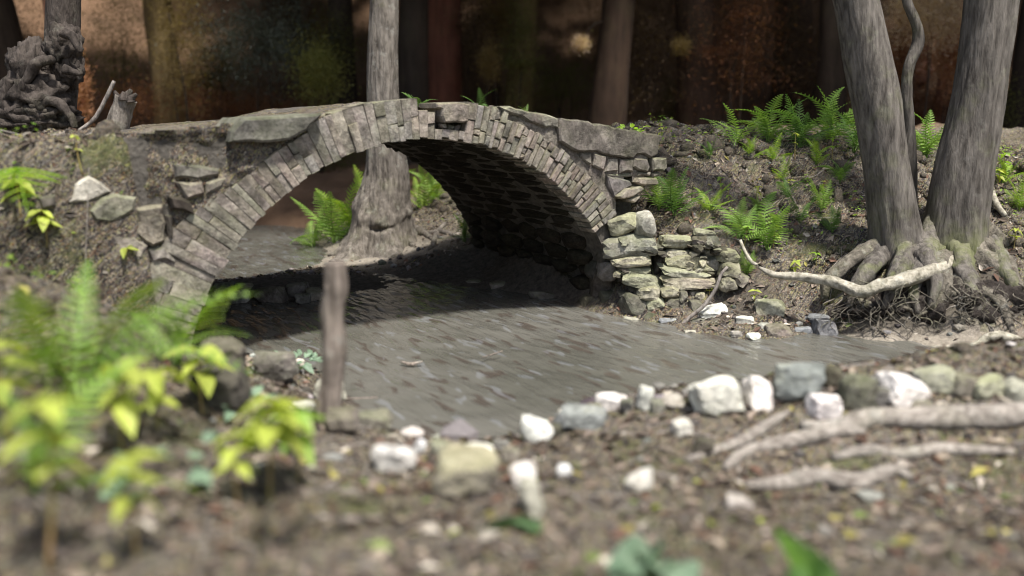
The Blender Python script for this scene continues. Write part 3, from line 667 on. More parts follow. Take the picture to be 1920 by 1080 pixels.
for (px, py, w, h, mt, lab, s) in [
 (505, 560, 60, 44, 'stone', 'largest dark boulder of the rock bar under the arch', 8.7), (445, 560, 46, 36, 'stone', 'dark block left of the largest rock bar boulder', 8.65), (420, 545, 40, 30, 'stone', 'dark rock at the left end of the rock bar', 8.8),
 (455, 538, 34, 14, 'stone', 'thin brown slab lying on top of the rock bar', 8.7), (555, 545, 48, 26, 'stone', 'dark rock right of the largest rock bar boulder', 8.9), (568, 560, 26, 20, 'stone', 'small dark rock at the water in front of the bar', 8.6),
 (590, 552, 40, 24, 'stone', 'dark rock half hidden by the wooden post', 8.75), (508, 518, 28, 12, 'pale', 'small pale stone on the sand behind the rock bar', 9.9), (400, 578, 60, 40, 'stone', 'dark rock behind the fern tips left of the bar', 8.3), (895, 532, 40, 16, 'stone', 'low dark stone at the foot of the right soffit', 9.6),
 (935, 538, 40, 22, 'stone', 'dark stone against the abutment under the arch', 9.4), (1020, 556, 60, 26, 'stone', 'long dark stone at the water under the arch', 8.9)]:
    loose(px, py, w, h, mt, lab, s=s, group=DB)
for (px, py, w, h, mt, lab) in [(410, 665, 90, 60, 'stone', 'grey stone behind the near ferns at the water edge'), (515, 690, 80, 60, 'stone', 'grey stone under the ivy left of the wooden post'), (410, 730, 110, 90, 'dark', 'dark brown boulder among the near ferns'), (615, 735, 62, 50, 'pale', 'pale stone at the foot of the wooden post'), (640, 790, 60, 50, 'stone', 'grey stone on the water side of the wooden post'), (700, 790, 70, 34, 'stone', 'low muddy stone right of the post foot')]:
    loose(px, py, w, h, mt, lab, group='stones about the wooden post')
# ------------------------------------------------------------------ tubes: trunks, roots, sticks
def spline(P, n):
    P = np.asarray(P, float); Q = np.vstack([2*P[0]-P[1], P, 2*P[-1]-P[-2]]); out = []
    seg = len(P)-1
    for t in np.linspace(0, seg, n):
        i = min(int(t), seg-1); f = t-i; a, b, c, d = Q[i], Q[i+1], Q[i+2], Q[i+3]
        out.append(.5*((2*b)+(c-a)*f+(2*a-5*b+4*c-d)*f*f+(3*b-a-3*c+d)*f**3))
    return np.array(out)
def tube(P, R, seg=12, n=None, amp=.1, fr=6., stretch=.3, seed=0, flare=None, oct=4, cap=True, ridge=None):
    P = np.asarray(P, float); R = np.asarray(R, float)
    if len(R) < len(P): R = np.r_[R[:-1], np.linspace(R[-2], R[-1], len(P)-len(R)+2)[1:]]
    L = np.linalg.norm(np.diff(P, axis=0), axis=1).sum(); n = n or max(6, int(L/.05))
    C = spline(P, n); rad = np.interp(np.linspace(0, len(P)-1, n), np.arange(len(P)), R)
    T = np.gradient(C, axis=0); T /= np.linalg.norm(T, axis=1)[:, None]
    N = np.cross(T[0], [0.3, .9, .2]); N /= np.linalg.norm(N); V = []
    s = np.r_[0, np.cumsum(np.linalg.norm(np.diff(C, axis=0), axis=1))]
    th = np.linspace(0, 2*math.pi, seg, endpoint=False)
    for i in range(n):
        N = N-T[i]*np.dot(N, T[i]); N /= np.linalg.norm(N); B = np.cross(T[i], N)
        D = np.cos(th)[:, None]*N+np.sin(th)[:, None]*B
        q = np.c_[np.cos(th)*fr*rad[i]*1.0+seed*3.7, np.sin(th)*fr*rad[i]*1.0, np.full(seg, s[i]*fr*stretch)]
        k = 1+amp*fbm(q, oct, seed)
        if ridge: q2 = q*np.array([ridge[1], ridge[1], ridge[1]*.55]); k = k+ridge[0]*(1-2.2*np.abs(fbm(q2, 3, seed+3)))
        if flare is not None: k = k*flare(s[i], D, th)
        V.append(C[i]+D*(rad[i]*k)[:, None])
    V = np.concatenate(V); F = []
    for i in range(n-1):
        for j in range(seg):
            a = i*seg+j; b = i*seg+(j+1) % seg; F.append([a, b, b+seg, a+seg])
    if cap: F.append(list(range(seg))[::-1]); F.append([(n-1)*seg+j for j in range(seg)])
    return V, F
def pix(pts, s): return [ony(p[0], p[1], p[2] if len(p) > 2 else s) for p in pts]

# twin trunk tree
twin = empty('twin_trunk_tree', ground(1720, 7.9), 0, 'twin-trunk tree with bare roots gripping the right bank', 'tree')
TO = np.array(twin.location)
def up(P, dz=2.2, dx=0): e = np.array(P[-1]); d = e-np.array(P[-2]); d /= np.linalg.norm(d); k = int(dz/.45); return P+[e+d*dz*(i+1)/k for i in range(k)]
def tpart(name, P, R, mat, parent, org, **k):
    V, F = tube(P, R, **k); return part(name, V-org, F, mat, parent, True)
lob = lambda k, ph, f, hs: (lambda s, D, th: 1+f*np.exp(-s/hs)*(.55+.45*np.cos(k*th+ph))+.12*np.exp(-s/(hs*2))*np.sin(3*th+1))
P = up(pix([(1690, 560), (1686, 500), (1678, 420), (1662, 310), (1645, 200), (1624, 100), (1604, 0)], 7.9), 4.6)
tpart('trunk', P, np.array([62, 50, 42, 41, 42.5, 40, 37, 30])*7.9/FPX, M['bark'], twin, TO, seg=120, n=260, amp=.10, fr=9, stretch=.16, seed=3, ridge=(.02, 5.), flare=lob(4, .5, .85, .26))
P = up(pix([(1795, 570), (1793, 500), (1793, 430), (1806, 330), (1828, 220), (1846, 110), (1860, 0)], 7.95), 4.6)
tpart('trunk', P, np.array([72, 60, 54, 52, 47, 45, 45, 36])*7.95/FPX, M['bark'], twin, TO, seg=120, n=260, amp=.10, fr=9, stretch=.16, seed=8, ridge=(.02, 5.), flare=lob(5, 2., .8, .28))
tpart('trunk_saddle', pix([(1640, 530), (1690, 490), (1742, 478), (1800, 490), (1860, 530)], 7.9), np.array([12, 34, 42, 40, 14])*7.9/FPX, M['bark'], twin, TO, seg=36, n=60, amp=.35, fr=12, stretch=.6, seed=12)
RT = [([(1800, 455, 7.95), (1765, 500, 7.5), (1715, 518, 7.32), (1655, 535, 7.26), (1612, 547, 7.28), (1560, 528, 7.38), (1500, 520, 7.45), (1450, 514, 7.52), (1424, 502, 7.62)], [12, 11.5, 12, 11.5, 11, 9.5, 8, 6.5, 3.5], 'root_pale'),
      ([(1700, 440, 8.0), (1645, 462, 7.86), (1602, 484, 7.74), (1572, 505, 7.68), (1552, 530, 7.66), (1545, 560, 7.65)], [10, 15, 15, 13, 11, 6], 'root'),
      ([(1760, 490, 7.7), (1765, 520, 7.5), (1762, 545, 7.4), (1750, 580, 7.33), (1735, 610, 7.3)], [30, 24, 17, 9, 4], 'root'),
      ([(1790, 500, 7.7), (1800, 530, 7.45), (1815, 555, 7.35), (1840, 585, 7.28), (1850, 610, 7.25)], [26, 19, 13, 8, 4], 'root'),
      ([(1830, 480, 7.75), (1865, 505, 7.6), (1890, 520, 7.5), (1915, 545, 7.4), (1950, 570, 7.3)], [30, 20, 14, 10, 7], 'root'),
      ([(1845, 440, 7.9), (1880, 460, 7.9), (1915, 475, 7.9), (1960, 500, 7.8)], [24, 14, 10, 7], 'root'),
      ([(1700, 500, 7.7), (1710, 540, 7.5), (1690, 575, 7.4), (1668, 600, 7.35)], [24, 14, 9, 4], 'root'),
      ([(1860, 360, 8.6), (1870, 385, 8.4), (1885, 405, 8.3)], [5, 6, 4], 'root_pale'),
      ([(1700, 560, 7.4), (1720, 590, 7.33), (1770, 600, 7.3), (1800, 620, 7.2)], [9, 7, 5, 3], 'root'),
      ([(1820, 540, 7.4), (1870, 560, 7.25), (1890, 600, 7.1), (1900, 630, 7.0)], [12, 9, 7, 4], 'root'),
      ([(1840, 460, 7.8), (1880, 490, 7.65), (1900, 540, 7.4), (1890, 590, 7.2)], [22, 15, 10, 5], 'root'),
      ([(1720, 480, 7.75), (1735, 510, 7.55), (1720, 545, 7.45), (1700, 570, 7.4), (1705, 605, 7.33)], [22, 16, 12, 8, 4], 'root'),
      ([(1672, 415, 7.85), (1660, 458, 7.76), (1636, 496, 7.58), (1606, 535, 7.48), (1590, 575, 7.42)], [9, 20, 15, 10, 4], 'bark'),
      ([(1690, 410, 7.85), (1695, 455, 7.68), (1690, 495, 7.52), (1672, 540, 7.4), (1655, 580, 7.34)], [9, 22, 17, 10, 4], 'bark'),
      ([(1752, 400, 7.9), (1738, 445, 7.72), (1738, 490, 7.5), (1752, 530, 7.36), (1745, 580, 7.26)], [10, 22, 18, 12, 5], 'bark'),
      ([(1795, 400, 7.9), (1795, 450, 7.72), (1802, 495, 7.52), (1822, 540, 7.34), (1835, 590, 7.2)], [12, 26, 19, 12, 5], 'bark'),
      ([(1835, 390, 7.95), (1850, 445, 7.78), (1872, 490, 7.6), (1900, 535, 7.4), (1930, 580, 7.22)], [10, 22, 16, 10, 5], 'bark'),
      ([(1720, 470, 7.7), (1722, 505, 7.5), (1712, 545, 7.38), (1722, 590, 7.28)], [18, 14, 9, 4], 'bark'),
      ([(1770, 540, 7.42), (1800, 560, 7.33), (1810, 590, 7.27), (1790, 620, 7.22)], [10, 8, 6, 3], 'root'),
      ([(1600, 560, 7.5), (1640, 575, 7.4), (1680, 572, 7.35), (1730, 590, 7.3)], [6, 6, 5, 3], 'root')]
for i, (pl, r, mt) in enumerate(RT):
    if mt == 'bark' and len(pl) == 5:
        p = [list(q) for q in pl]; p[0][1] -= 10; p[0][2] = 7.98; p[1][2] += .13; p[2][2] += .05; pl = p; r = [7, r[1]*.85, r[2]*1.15, r[3]*1.1, r[4]]
    tpart('root', pix(pl, 7.6), np.array(r)*7.6/FPX, M[mt], twin, TO, seg=22, amp=.55, fr=22, stretch=.35, seed=20+i, ridge=(.12, 2.5))
rng = random.Random(5); V0 = []; F0 = []; off = 0
for i in range(120):                                       # hair roots hanging out of the undercut bank
    x = rng.uniform(1560, 1930); y = rng.uniform(525, 605); s = 7.36-(x-1560)/370*.33+rng.uniform(-.06, .06)
    a = [x, y]; pts = [(x, y, s)]
    for j in range(4): a = [a[0]+rng.uniform(-22, 22), a[1]+rng.uniform(2, 18)]; pts.append((a[0], a[1], s-.02*j+rng.uniform(-.03, .03)))
    V, F = tube(pix(pts, s), np.array([1.7, 1.4, 1.0, .7, .4])*rng.choice([.35, .4, .5, .7, 1.5])*7.3/FPX, seg=5, n=12, amp=.2, seed=i, cap=False)
    V0.append(V-TO); F0 += [[k+off for k in f] for f in F]; off += len(V)
o = part('hair_roots', np.concatenate(V0), F0, M['root'], twin, True); o['kind'] = 'stuff'
# undercut earth lump under the roots
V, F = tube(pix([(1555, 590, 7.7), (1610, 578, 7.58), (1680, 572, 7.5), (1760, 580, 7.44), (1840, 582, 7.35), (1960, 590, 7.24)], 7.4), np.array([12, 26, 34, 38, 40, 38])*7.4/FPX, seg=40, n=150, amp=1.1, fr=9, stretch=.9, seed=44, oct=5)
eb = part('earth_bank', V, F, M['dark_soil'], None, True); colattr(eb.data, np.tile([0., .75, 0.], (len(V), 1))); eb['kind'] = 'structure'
# thin climbing sapling between the trunks
P = pix([(1706, 300), (1704, 225), (1700, 180), (1703, 130), (1722, 78), (1716, 40), (1700, 0), (1690, -60), (1712, -200)], 8.3)
g = ground(1712, 8.35); sp = empty('crooked_sapling', g, 0, 'thin crooked sapling stem rising between the two trunks', 'sapling')
tpart('stem', [np.array(g)-[0, 0, .1]]+P, np.array([14, 12, 10, 10, 10.5, 11, 9, 8, 8, 5])*8.3/FPX, M['bark'], sp, np.array(g), seg=20, amp=.25, fr=20, stretch=.3, seed=51)

# tree seen through the arch
bt0 = np.array([(716-960)/FPX*11.5, 11.5, 0]); bt0[2] = H(bt0[0], bt0[1])
bt = empty('straight_tree', bt0, 0, 'straight rough-barked tree behind the bridge, seen through the arch', 'tree')
k = 11.5/FPX
P = [bt0+[0.0, 0, -.12], bt0+[0, 0, .1], bt0+[.01, 0, .45]]+pix([(724, 330), (720, 240), (718, 120), (720, 0), (722, -150), (726, -400), (728, -720)], 11.5)
fl = lambda s, D, th: 1+.75*np.exp(-np.maximum(s-.03, 0)/.15)*(.2+.8*np.abs(np.sin(3.5*th+.4+.5*np.sin(2*th)))**1.6)+.09*np.exp(-((s-.56-.08*np.sin(2*th+1))/.07)**2)*(.6+.6*np.sin(5*th)+.4*np.sin(11*th))-.10*np.exp(-((s-.46-.08*np.sin(2*th+1))/.03)**2)*np.maximum(0, np.sin(3*th+2))
tpart('trunk', P, np.array([64, 60, 54, 40, 30, 27, 25, 24, 20, 15])*k, M['bark_back'], bt, bt0, seg=128, n=260, amp=.17, fr=8, stretch=.12, seed=61, flare=fl, ridge=(.05, 4.5))
for i, (pl, r) in enumerate([([(690, 425), (660, 445), (640, 462)], [14, 9, 4]), ([(705, 430), (690, 455), (672, 475)], [13, 8, 4]), ([(722, 430), (724, 455), (722, 478)], [12, 8, 4]), ([(745, 425), (758, 447), (775, 462)], [14, 8, 4]), ([(757, 415), (785, 435), (812, 450)], [14, 8, 3]),
      ([(835, 420), (818, 440), (812, 462), (800, 470)], [3, 5, 4, 2]), ([(790, 440), (830, 437), (866, 450)], [4, 5, 3]), ([(700, 440), (715, 465), (700, 482)], [7, 5, 2]), ([(740, 440), (742, 468), (755, 480)], [6, 4, 2])]):
    Q = []
    for j, p in enumerate(pl):
        q = groundpix(*p, 10.3, 13); q[2] += r[j]*k*.25; Q.append(q)
    Q[0] = .55*Q[0]+.45*(bt0+[0, 0, .15])if i < 5 else Q[0]
    tpart('root', Q, np.array(r)*k*1.1, M['bark_back'], bt, bt0, seg=12, n=20, amp=.3, fr=14, stretch=.5, seed=70+i)

# gnarled tree, upper left
g0 = ony(85, 262, 8.5); gn = empty('gnarled_tree', g0, 0, 'dark gnarled tree with a twisted burl base at the far left', 'tree')
k = 8.5/FPX
P = up(pix([(96, 300), (104, 230), (112, 150), (116, 80), (118, 0)], 8.5), 4.4)
tpart('trunk', P, np.array([38, 32, 30, 27, 27, 24])*k, M['bark_dark'], gn, g0, seg=48, n=110, amp=.25, fr=10, stretch=.3, seed=81)
for i, (x, y, rx, ry, sd_) in enumerate([(60, 130, 34, 44, 1), (70, 180, 52, 40, 2), (38, 190, 22, 30, 3), (88, 225, 50, 26, 4), (40, 232, 52, 22, 5), (118, 85, 28, 34, 6), (128, 128, 22, 30, 7), (-10, 225, 40, 26, 8)]):
    V, F = ico(4); V = V.copy(); nn = fbm(V*2.6+sd_*5, 5, 90+i, .6); rg = 1-np.abs(fbm(V*3.4+sd_*9, 4, 95+i, .6))*2.6
    V = V*(1+.42*nn+.34*rg)[:, None]*np.array([rx*k, rx*k*.8, ry*k]); c = ony(x, y, 8.4)
    part('burl', V+c-g0, F, M['bark_dark'], gn, True)
for i, (pl, r) in enumerate([([(118, 60), (135, 70), (150, 95), (152, 78)], [10, 8, 5, 2]), ([(20, 150), (10, 190), (30, 220), (60, 225)], [9, 10, 10, 6]), ([(100, 110), (70, 120), (45, 160), (25, 215)], [8, 10, 9, 6]), ([(120, 130), (150, 138), (146, 128)], [8, 5, 2]), ([(60, 200), (100, 190), (130, 215), (140, 240)], [8, 9, 8, 5]), ([(0, 215), (40, 205), (90, 210)], [10, 10, 6])]):
    tpart('burl_ridge', pix(pl, 8.2), np.array(r)*k, M['bark_dark'], gn, g0, seg=14, n=40, amp=.5, fr=16, stretch=.7, seed=110+i)
# broken stump and stick beside it
g1 = ony(222, 246, 8.3); st = empty('broken_stump', g1, 0, 'short broken grey stump on the left approach', 'stump')
tpart('stump_wood', pix([(214, 256), (222, 225), (230, 200), (236, 184)], 8.3), np.array([24, 20, 18, 19])*8.3/FPX, M['bark_back'], st, g1, seg=24, n=40, amp=.35, fr=14, stretch=.4, seed=121)
for i, (a, b_) in enumerate([((222, 185), (214, 170)), ((238, 180), (246, 168)), ((246, 186), (256, 176)), ((230, 182), (232, 172))]):
    tpart('splinter', pix([(a[0], a[1]+6), a, b_], 8.28-.02*i), np.array([9, 8, 3])*8.3/FPX, M['bark_dark'], st, g1, seg=8, n=10, amp=.4, fr=18, seed=125+i)
def stick(name, pts, r, s, mat, label, cat='stick', seed=0, seg=10):
    P = pix(pts, s); o0 = P[0]; V, F = tube(P, np.array(r)*s/FPX, seg=seg, amp=.25, fr=20, stretch=.4, seed=seed)
    return tag(part(name, V-o0, F, M[mat], None, True, o0), label, cat)
stick('stick', [(140, 250, 8.2), (175, 225), (196, 190), (208, 165), (214, 152)], [3, 3.5, 4, 4, 3], 8.25, 'mossy' if 0 else 'twig', 'thin upright stick leaning left of the broken stump', seed=131)
stick('stick', [(1268, 622), (1290, 598), (1318, 575), (1340, 545), (1352, 515), (1364, 500)], [2.6, 3.4, 3.8, 3.6, 3.4, 2.5], 7.72, 'twig', 'bare stick leaning from the waterline against the right bank', seed=132)
stick('stick', [(1388, 450, 8.25), (1396, 470, 8.2), (1408, 490, 8.1), (1418, 496, 8.0)], [3, 3.5, 3.5, 3], 8.1, 'root_pale', 'short curved pale stick above the long pale root', seed=133)
stick('stick', [(1745, 650, 7.0), (1790, 650, 6.95), (1830, 648, 6.9), (1850, 636, 6.9), (1880, 630, 6.85), (1930, 646, 6.8)], [2, 3, 7, 10, 10, 8], 6.9, 'root_pale', 'forked driftwood branch on the sand at the right edge', 'branch', seed=134)
def gstick(pl, r, mat, label, cat, seed, lift=.5, name='root'):
    Q = []; sm = 0
    for p, rr_ in zip(pl, r): q = groundpix(*p); q[2] += rr_*q[1]/FPX*.6; Q.append(q); sm += q[1]/len(pl)
    o0 = Q[0]; V, F = tube(Q, np.array(r)*1.35*sm/FPX, seg=16, amp=.4, fr=14, stretch=.5, seed=seed, ridge=(.08, 2.5))
    return tag(part(name, V-o0, F, M[mat], None, True, o0), label, cat)
gstick([(1500, 805), (1560, 812), (1640, 795), (1730, 795), (1830, 800), (1930, 790)], [8, 13, 16, 17, 18, 17], 'root_near', 'long thick exposed root below the near stone row', 'root', 141)
gstick([(1360, 885), (1400, 855), (1470, 840), (1560, 822), (1620, 812)], [6, 9, 11, 10, 6], 'root_near', 'forked middle root on the near bank left of the long root', 'root', 142)
gstick([(1400, 915), (1470, 918), (1530, 905), (1600, 915), (1670, 895), (1710, 905)], [7, 13, 14, 14, 12, 7], 'root_near', 'lowest of the exposed roots on the near bank', 'root', 143)
gstick([(1290, 870), (1340, 850), (1400, 832), (1450, 800), (1480, 775)], [4, 7, 8, 7, 4], 'root_near', 'thin root climbing to the left end of the long near root', 'root', 144)
gstick([(1560, 868), (1620, 856), (1690, 862), (1760, 850), (1830, 858), (1900, 850)], [5, 8, 9, 9, 8, 5], 'root_near', 'thin root running between the long root and the lowest root', 'root', 145)
stick('floating_twig', [(650, 748, 5.62), (676, 747, 5.64), (708, 745, 5.66)], [2, 2.2, 1.5], 5.6, 'driftwood', 'straight twig floating right of the wooden post', 'twig', 151)
stick('floating_twig', [(752, 678, 6.42), (770, 683, 6.38), (792, 678, 6.42)], [2, 4, 2], 6.4, 'driftwood', 'small forked scrap of wood floating in mid stream', 'twig', 152)
stick('floating_twig', [(905, 670, 6.5), (925, 664, 6.6), (942, 658, 6.65)], [1, 1.6, 1], 6.5, 'driftwood', 'thin short twig floating right of the wood scrap', 'twig', 153)
# wooden post
pb = groundpix(622, 800); pb[2] -= .08
s = pb[1]; V, F = tube([pb]+pix([(616, 765), (622, 720), (627, 660), (623, 590), (630, 540), (628, 492)], s), np.array([30, 25, 21, 24, 21, 23, 18])*s/FPX, seg=36, n=80, amp=.32, fr=20, stretch=.15, seed=161, ridge=(.08, 3.))
tag(part('wooden_post', V-pb, F, M['driftwood'], None, True, pb), 'weathered wooden post standing on the near bank', 'post')
# ------------------------------------------------------------------ ferns and seedlings
def frond_mesh(seed, sag=.16, n=24, wid=.21, gap=1.):
    r = random.Random(seed); V = []; F = []
    c = lambda t: np.array([t, .03*math.sin(3*t+seed), sag*4*t*(1-t)*.8-sag*.9*t*t])
    m = 14
    for i in range(m+1):
        t = i/m; p = c(t); w = .0075*(1-t)+.0015
        V += [p+[0, w, 0], p+[0, -w, 0], p+[0, 0, -w]]
    for i in range(m):
        a = 3*i
        for j in range(3): b = (j+1) % 3; F.append([a+j, a+b, a+3+b, a+3+j])
    for i in range(n):
        t = .12+.88*(i/n)**.95; p = c(t); d = c(min(t+.02, 1.02))-p; d /= np.linalg.norm(d)
        L = wid*min(1, ((t-.02)/.22))**.7*(1-t**1.7)**.85+.008
        for sgn in (1, -1):
            lat = np.array([.42+.25*t, sgn*1., r.uniform(-.10, .10)-.12]); lat /= np.linalg.norm(lat)
            side = np.array([1, -sgn*.35, 0]); side /= np.linalg.norm(side); k = 5; base = len(V); LL = L*r.uniform(.88, 1.08)
            for j in range(k+1):
                for h in (0, 1):
                    if j == k and h == 1: continue
                    q = (j+h*.5)/k; wd = .0165*(1-q)**.6*(1. if h == 0 else .45)*(1+L)+.001
                    dz = -.18*L*q*q
                    o = p+lat*LL*q+np.array([0, 0, dz])
                    V += [o+side*wd+[0, 0, .004], o, o-side*wd+[0, 0, .004]]
            nn = (len(V)-base)//3
            for j in range(nn-1):
                a = base+3*j; F += [[a, a+1, a+4, a+3], [a+1, a+2, a+5, a+4]]
    return mesh('frond', V, F)
FR = {}
for mk_ in ('fern', 'fern_dark', 'fern_yellow'):
    FR[mk_] = []
    for k in range(4):
        me = frond_mesh(k*3+1, (.12, .2, .28, .06)[k], 15+k, (.21, .24, .20, .26)[k]); me.materials.append(M[mk_]); FR[mk_].append(me)
def frame(d, upv=(0, 0, 1)):
    x = np.asarray(d, float); L = np.linalg.norm(x); x = x/L; y = np.cross(upv, x)
    if np.linalg.norm(y) < 1e-3: y = np.array([0, 1., 0])
    y /= np.linalg.norm(y); z = np.cross(x, y); return Matrix(((x[0], y[0], z[0]), (x[1], y[1], z[1]), (x[2], y[2], z[2]))), L
def put(name, me, parent, off, d, roll=0., scale=None):
    o = obj(name, me, None, parent); R, L = frame(d); R = R @ Matrix.Rotation(roll, 3, 'X')
    o.rotation_euler = R.to_euler(); o.location = [float(c) for c in off]; s = L if scale is None else scale; o.scale = (s, s, s); return o
def fern(base, label, n=7, L=.4, mat='fern', tips=None, seed=0, group=None, el=(25, 75), az=(0, 360)):
    r = random.Random(seed*31+5); g = empty('fern', base, 0, label, 'fern', group); base = np.array(base)
    if tips:
        for i, (px, py, s) in enumerate(tips):
            d = ony(px, py, s)-base; put('frond', FR[mat if i % 3 else 'fern_yellow' if mat == 'fern' else mat][i % 4], g, (0, 0, 0), d, r.uniform(-.4, .4))
    for i in range(n):
        a = math.radians(az[0]+(az[1]-az[0])*(i+r.uniform(-.35, .35))/max(n, 1)); e = math.radians(r.uniform(*el)); l = L*1.3*r.uniform(.65, 1.15)
        put('frond', FR[mat][r.randrange(4)], g, (0, 0, 0), np.array([math.cos(a)*math.cos(e), math.sin(a)*math.cos(e), math.sin(e)])*l, r.uniform(-.5, .5))
    return g
FG = 'ferns growing on the banks'
def gp(px, py): return groundpix(px, py)
# near ferns at the left
b0 = gp(130, 800); b0s = b0[1]
fern(gp(150, 745), 'large bright fern spreading over the near left bank', 1, .4, 'fern', [(300, 490, 3.3), (440, 510, 3.6), (450, 640, 3.5), (20, 520, 3.0), (160, 470, 3.9), (60, 640, 2.9)], 1, FG)
fern(gp(60, 930), 'near fern at the lower left edge of the picture', 0, .35, 'fern', [(400, 905, 2.9), (250, 640, 2.9), (10, 700, 2.7), (130, 690, 2.6)], 2, FG)
fern(gp(330, 690), 'fern with a long shaded frond beside the left arch foot', 3, .32, 'fern', [(448, 512, 4.3), (450, 605, 4.3), (230, 560, 4.2), (350, 560, 4.5)], 3, FG)
fern(gp(20, 460), 'fern cut by the left edge in front of the approach wall', 4, .15, 'fern', [(55, 340, 4.6)], 4, FG)
# ferns of the right bank
for i, (px, py, lab, n, L, mt) in enumerate([
 (1378, 274, 'upright fern at the left end of the bank top ferns', 6, .42, 'fern'), (1440, 268, 'wide pale fern second along the bank top', 11, .42, 'fern'), (1500, 276, 'dense fern in the middle of the bank top', 12, .46, 'fern_dark'),
 (1555, 272, 'tall bright fern on the bank top left of the twin tree', 12, .54, 'fern'), (1600, 288, 'fern against the left trunk of the twin tree', 10, .44, 'fern_dark'), (1265, 405, 'broad fern growing out under the right end of the parapet', 10, .46, 'fern_dark'),
 (1235, 400, 'small bright fern sprawling left of the broad parapet fern', 7, .34, 'fern'), (1385, 450, 'upright fern at the right end of the wing wall', 8, .42, 'fern'), (1440, 470, 'spreading fern right of the wing wall above the pale root', 10, .48, 'fern'),
 (1480, 375, 'reddish shaded fern half way up the right bank', 5, .28, 'fern_dark'), (1540, 400, 'fern on the slope left of the twin tree foot', 6, .30, 'fern'), (1500, 420, 'dark fern in the hollow of the right bank slope', 6, .28, 'fern_dark'),
 (1405, 300, 'small fern below the upright bank top fern', 6, .22, 'fern_yellow'), (1330, 395, 'low yellowish fern right of the broad parapet fern', 7, .24, 'fern_yellow'), (1420, 410, 'small fern above the upright wing wall fern', 6, .22, 'fern'), (1575, 345, 'fern on the slope close to the left trunk', 7, .26, 'fern_dark'), (1450, 305, 'low yellow fern on the bank edge', 6, .24, 'fern_yellow'), (1530, 310, 'yellowish fern below the tall bright fern', 7, .26, 'fern_yellow'), (1330, 300, 'tiny fern on the slope behind the parapet end', 6, .18, 'fern_dark'), (1560, 440, 'small dark fern beside the leftmost root', 6, .22, 'fern_dark'), (1400, 520, 'small fern on the bank under the pale root tip', 6, .18, 'fern'), (1880, 345, 'fern behind the right trunk at the picture edge', 8, .3, 'fern_yellow'), (1910, 400, 'small yellow fern cut by the right edge', 7, .26, 'fern_yellow'),
 (1735, 300, 'fern seen between the two trunks', 10, .48, 'fern'), (1470, 340, 'small fern under the bank top ferns', 5, .22, 'fern_yellow')]):
    q = gp(px, py); fern(q, lab, n, L, mt, None, 10+i, FG, el=(20, 78))
for i, (px, s, lab, n, L, mt) in enumerate([
 (625, 12.4, 'fern clump at the water left of the straight tree', 9, .62, 'fern'), (660, 12.6, 'taller fern clump close to the straight tree', 9, .62, 'fern_yellow'), (585, 12.5, 'low fern at the left tip of the far bank', 7, .48, 'fern'),
 (690, 13.2, 'fern peeping out behind the straight tree on its left', 7, .6, 'fern_yellow'), (790, 13.0, 'fern behind the straight tree on its right', 9, .6, 'fern_yellow'), (815, 13.3, 'fern near the arch edge right of the straight tree', 8, .5, 'fern'),
 (872, 11.0, 'fern hanging on the mud bank at the arch edge', 7, .34, 'fern_dark')]):
    fern(ground(px, s), lab, n, L, mt, None, 40+i, FG, el=(15, 80))
for i, (u, v, lab, L, mt) in enumerate([(-1.15, 1.9, 'dark little fern on the bridge deck behind the right parapet', .2, 'fern_dark'), (-.72, .55, 'tiny bright fern on the right parapet', .13, 'fern'), (-.6, 1.6, 'wispy dark fern on the deck right of the tiny bright fern', .26, 'fern_dark')]):
    q = BR+BU*u+BV*v; q[2] = topz(u)-.04; fern(q, lab, 5, L, mt, None, 60+i, FG, el=(35, 85))

def leaf_mesh(seed, droop=.25, width=.27):
    V = []; F = []; n = 8
    for i in range(n+1):
        t = i/n; w = width*(math.sin(math.pi*t**.8))**.85*(1-.25*t); x = t; z = -droop*t*t+.03*math.sin(5*t+seed)
        V += [[x, w, z+.35*w], [x, w*.5, z+.12*w], [x, 0, z], [x, -w*.5, z+.12*w], [x, -w, z+.35*w]]
    for i in range(n):
        for j in range(4): a = 5*i+j; F.append([a, a+1, a+6, a+5])
    return mesh('leaf', V, F, True)
LF = {}
for mk_ in ('leaf', 'leaf_green', 'leaf_ivy', 'leaf_broad', 'leaf_point'):
    LF[mk_] = []
    for k in range(3):
        me = leaf_mesh(k, (.3, .55, .15)[k], (.27, .31, .24)[k]*(1.25 if mk_ == 'leaf_ivy' else 1)); me.materials.append(M[mk_]); LF[mk_].append(me)
def seedling(base, label, hgt, leafL, tiers=2, seed=0, mat='leaf', group=None, per=3, lean=(0, 0)):
    r = random.Random(seed*17+3); g = empty('seedling', base, 0, label, 'plant', group)
    tip = np.array([lean[0]+r.uniform(-.1, .1)*hgt, lean[1]+r.uniform(-.1, .1)*hgt, hgt])
    V, F = tube([(0, 0, -.02), tip*.5+[r.uniform(-.04, .04)*hgt, 0, 0], tip], np.array([.035, .028, .018])*hgt**.5*.35, seg=6, n=10, amp=.1); part('stem', V, F, M['stem'], g, True)
    a0 = r.uniform(0, 6)
    for ti in range(tiers):
        p = tip*(1-.38*ti/max(tiers-1, 1)*(tiers > 1))
        for k in range(per+(ti == 0)):
            a = a0+ti*.9+k*2*math.pi/(per+(ti == 0))+r.uniform(-.3, .3); e = r.uniform(-.35, .45)
            put('leaf', LF[mat][r.randrange(3)], g, p, np.array([math.cos(a)*math.cos(e), math.sin(a)*math.cos(e), math.sin(e)]), r.uniform(-.4, .4), leafL*r.uniform(.7, 1.15))
    return g
SG = 'yellow green seedlings'
def seed_at(px, ptop, pybase, label, leafpx, tiers, seed, mat='leaf', per=3, s=None):
    q = gp(px, pybase) if s is None else ground(px, s); top = ony(px, ptop, q[1]); seedling(q, label, max(.04, top[2]-q[2]), leafpx*.68*q[1]/FPX, tiers+(leafpx > 80), seed, mat, SG, per)
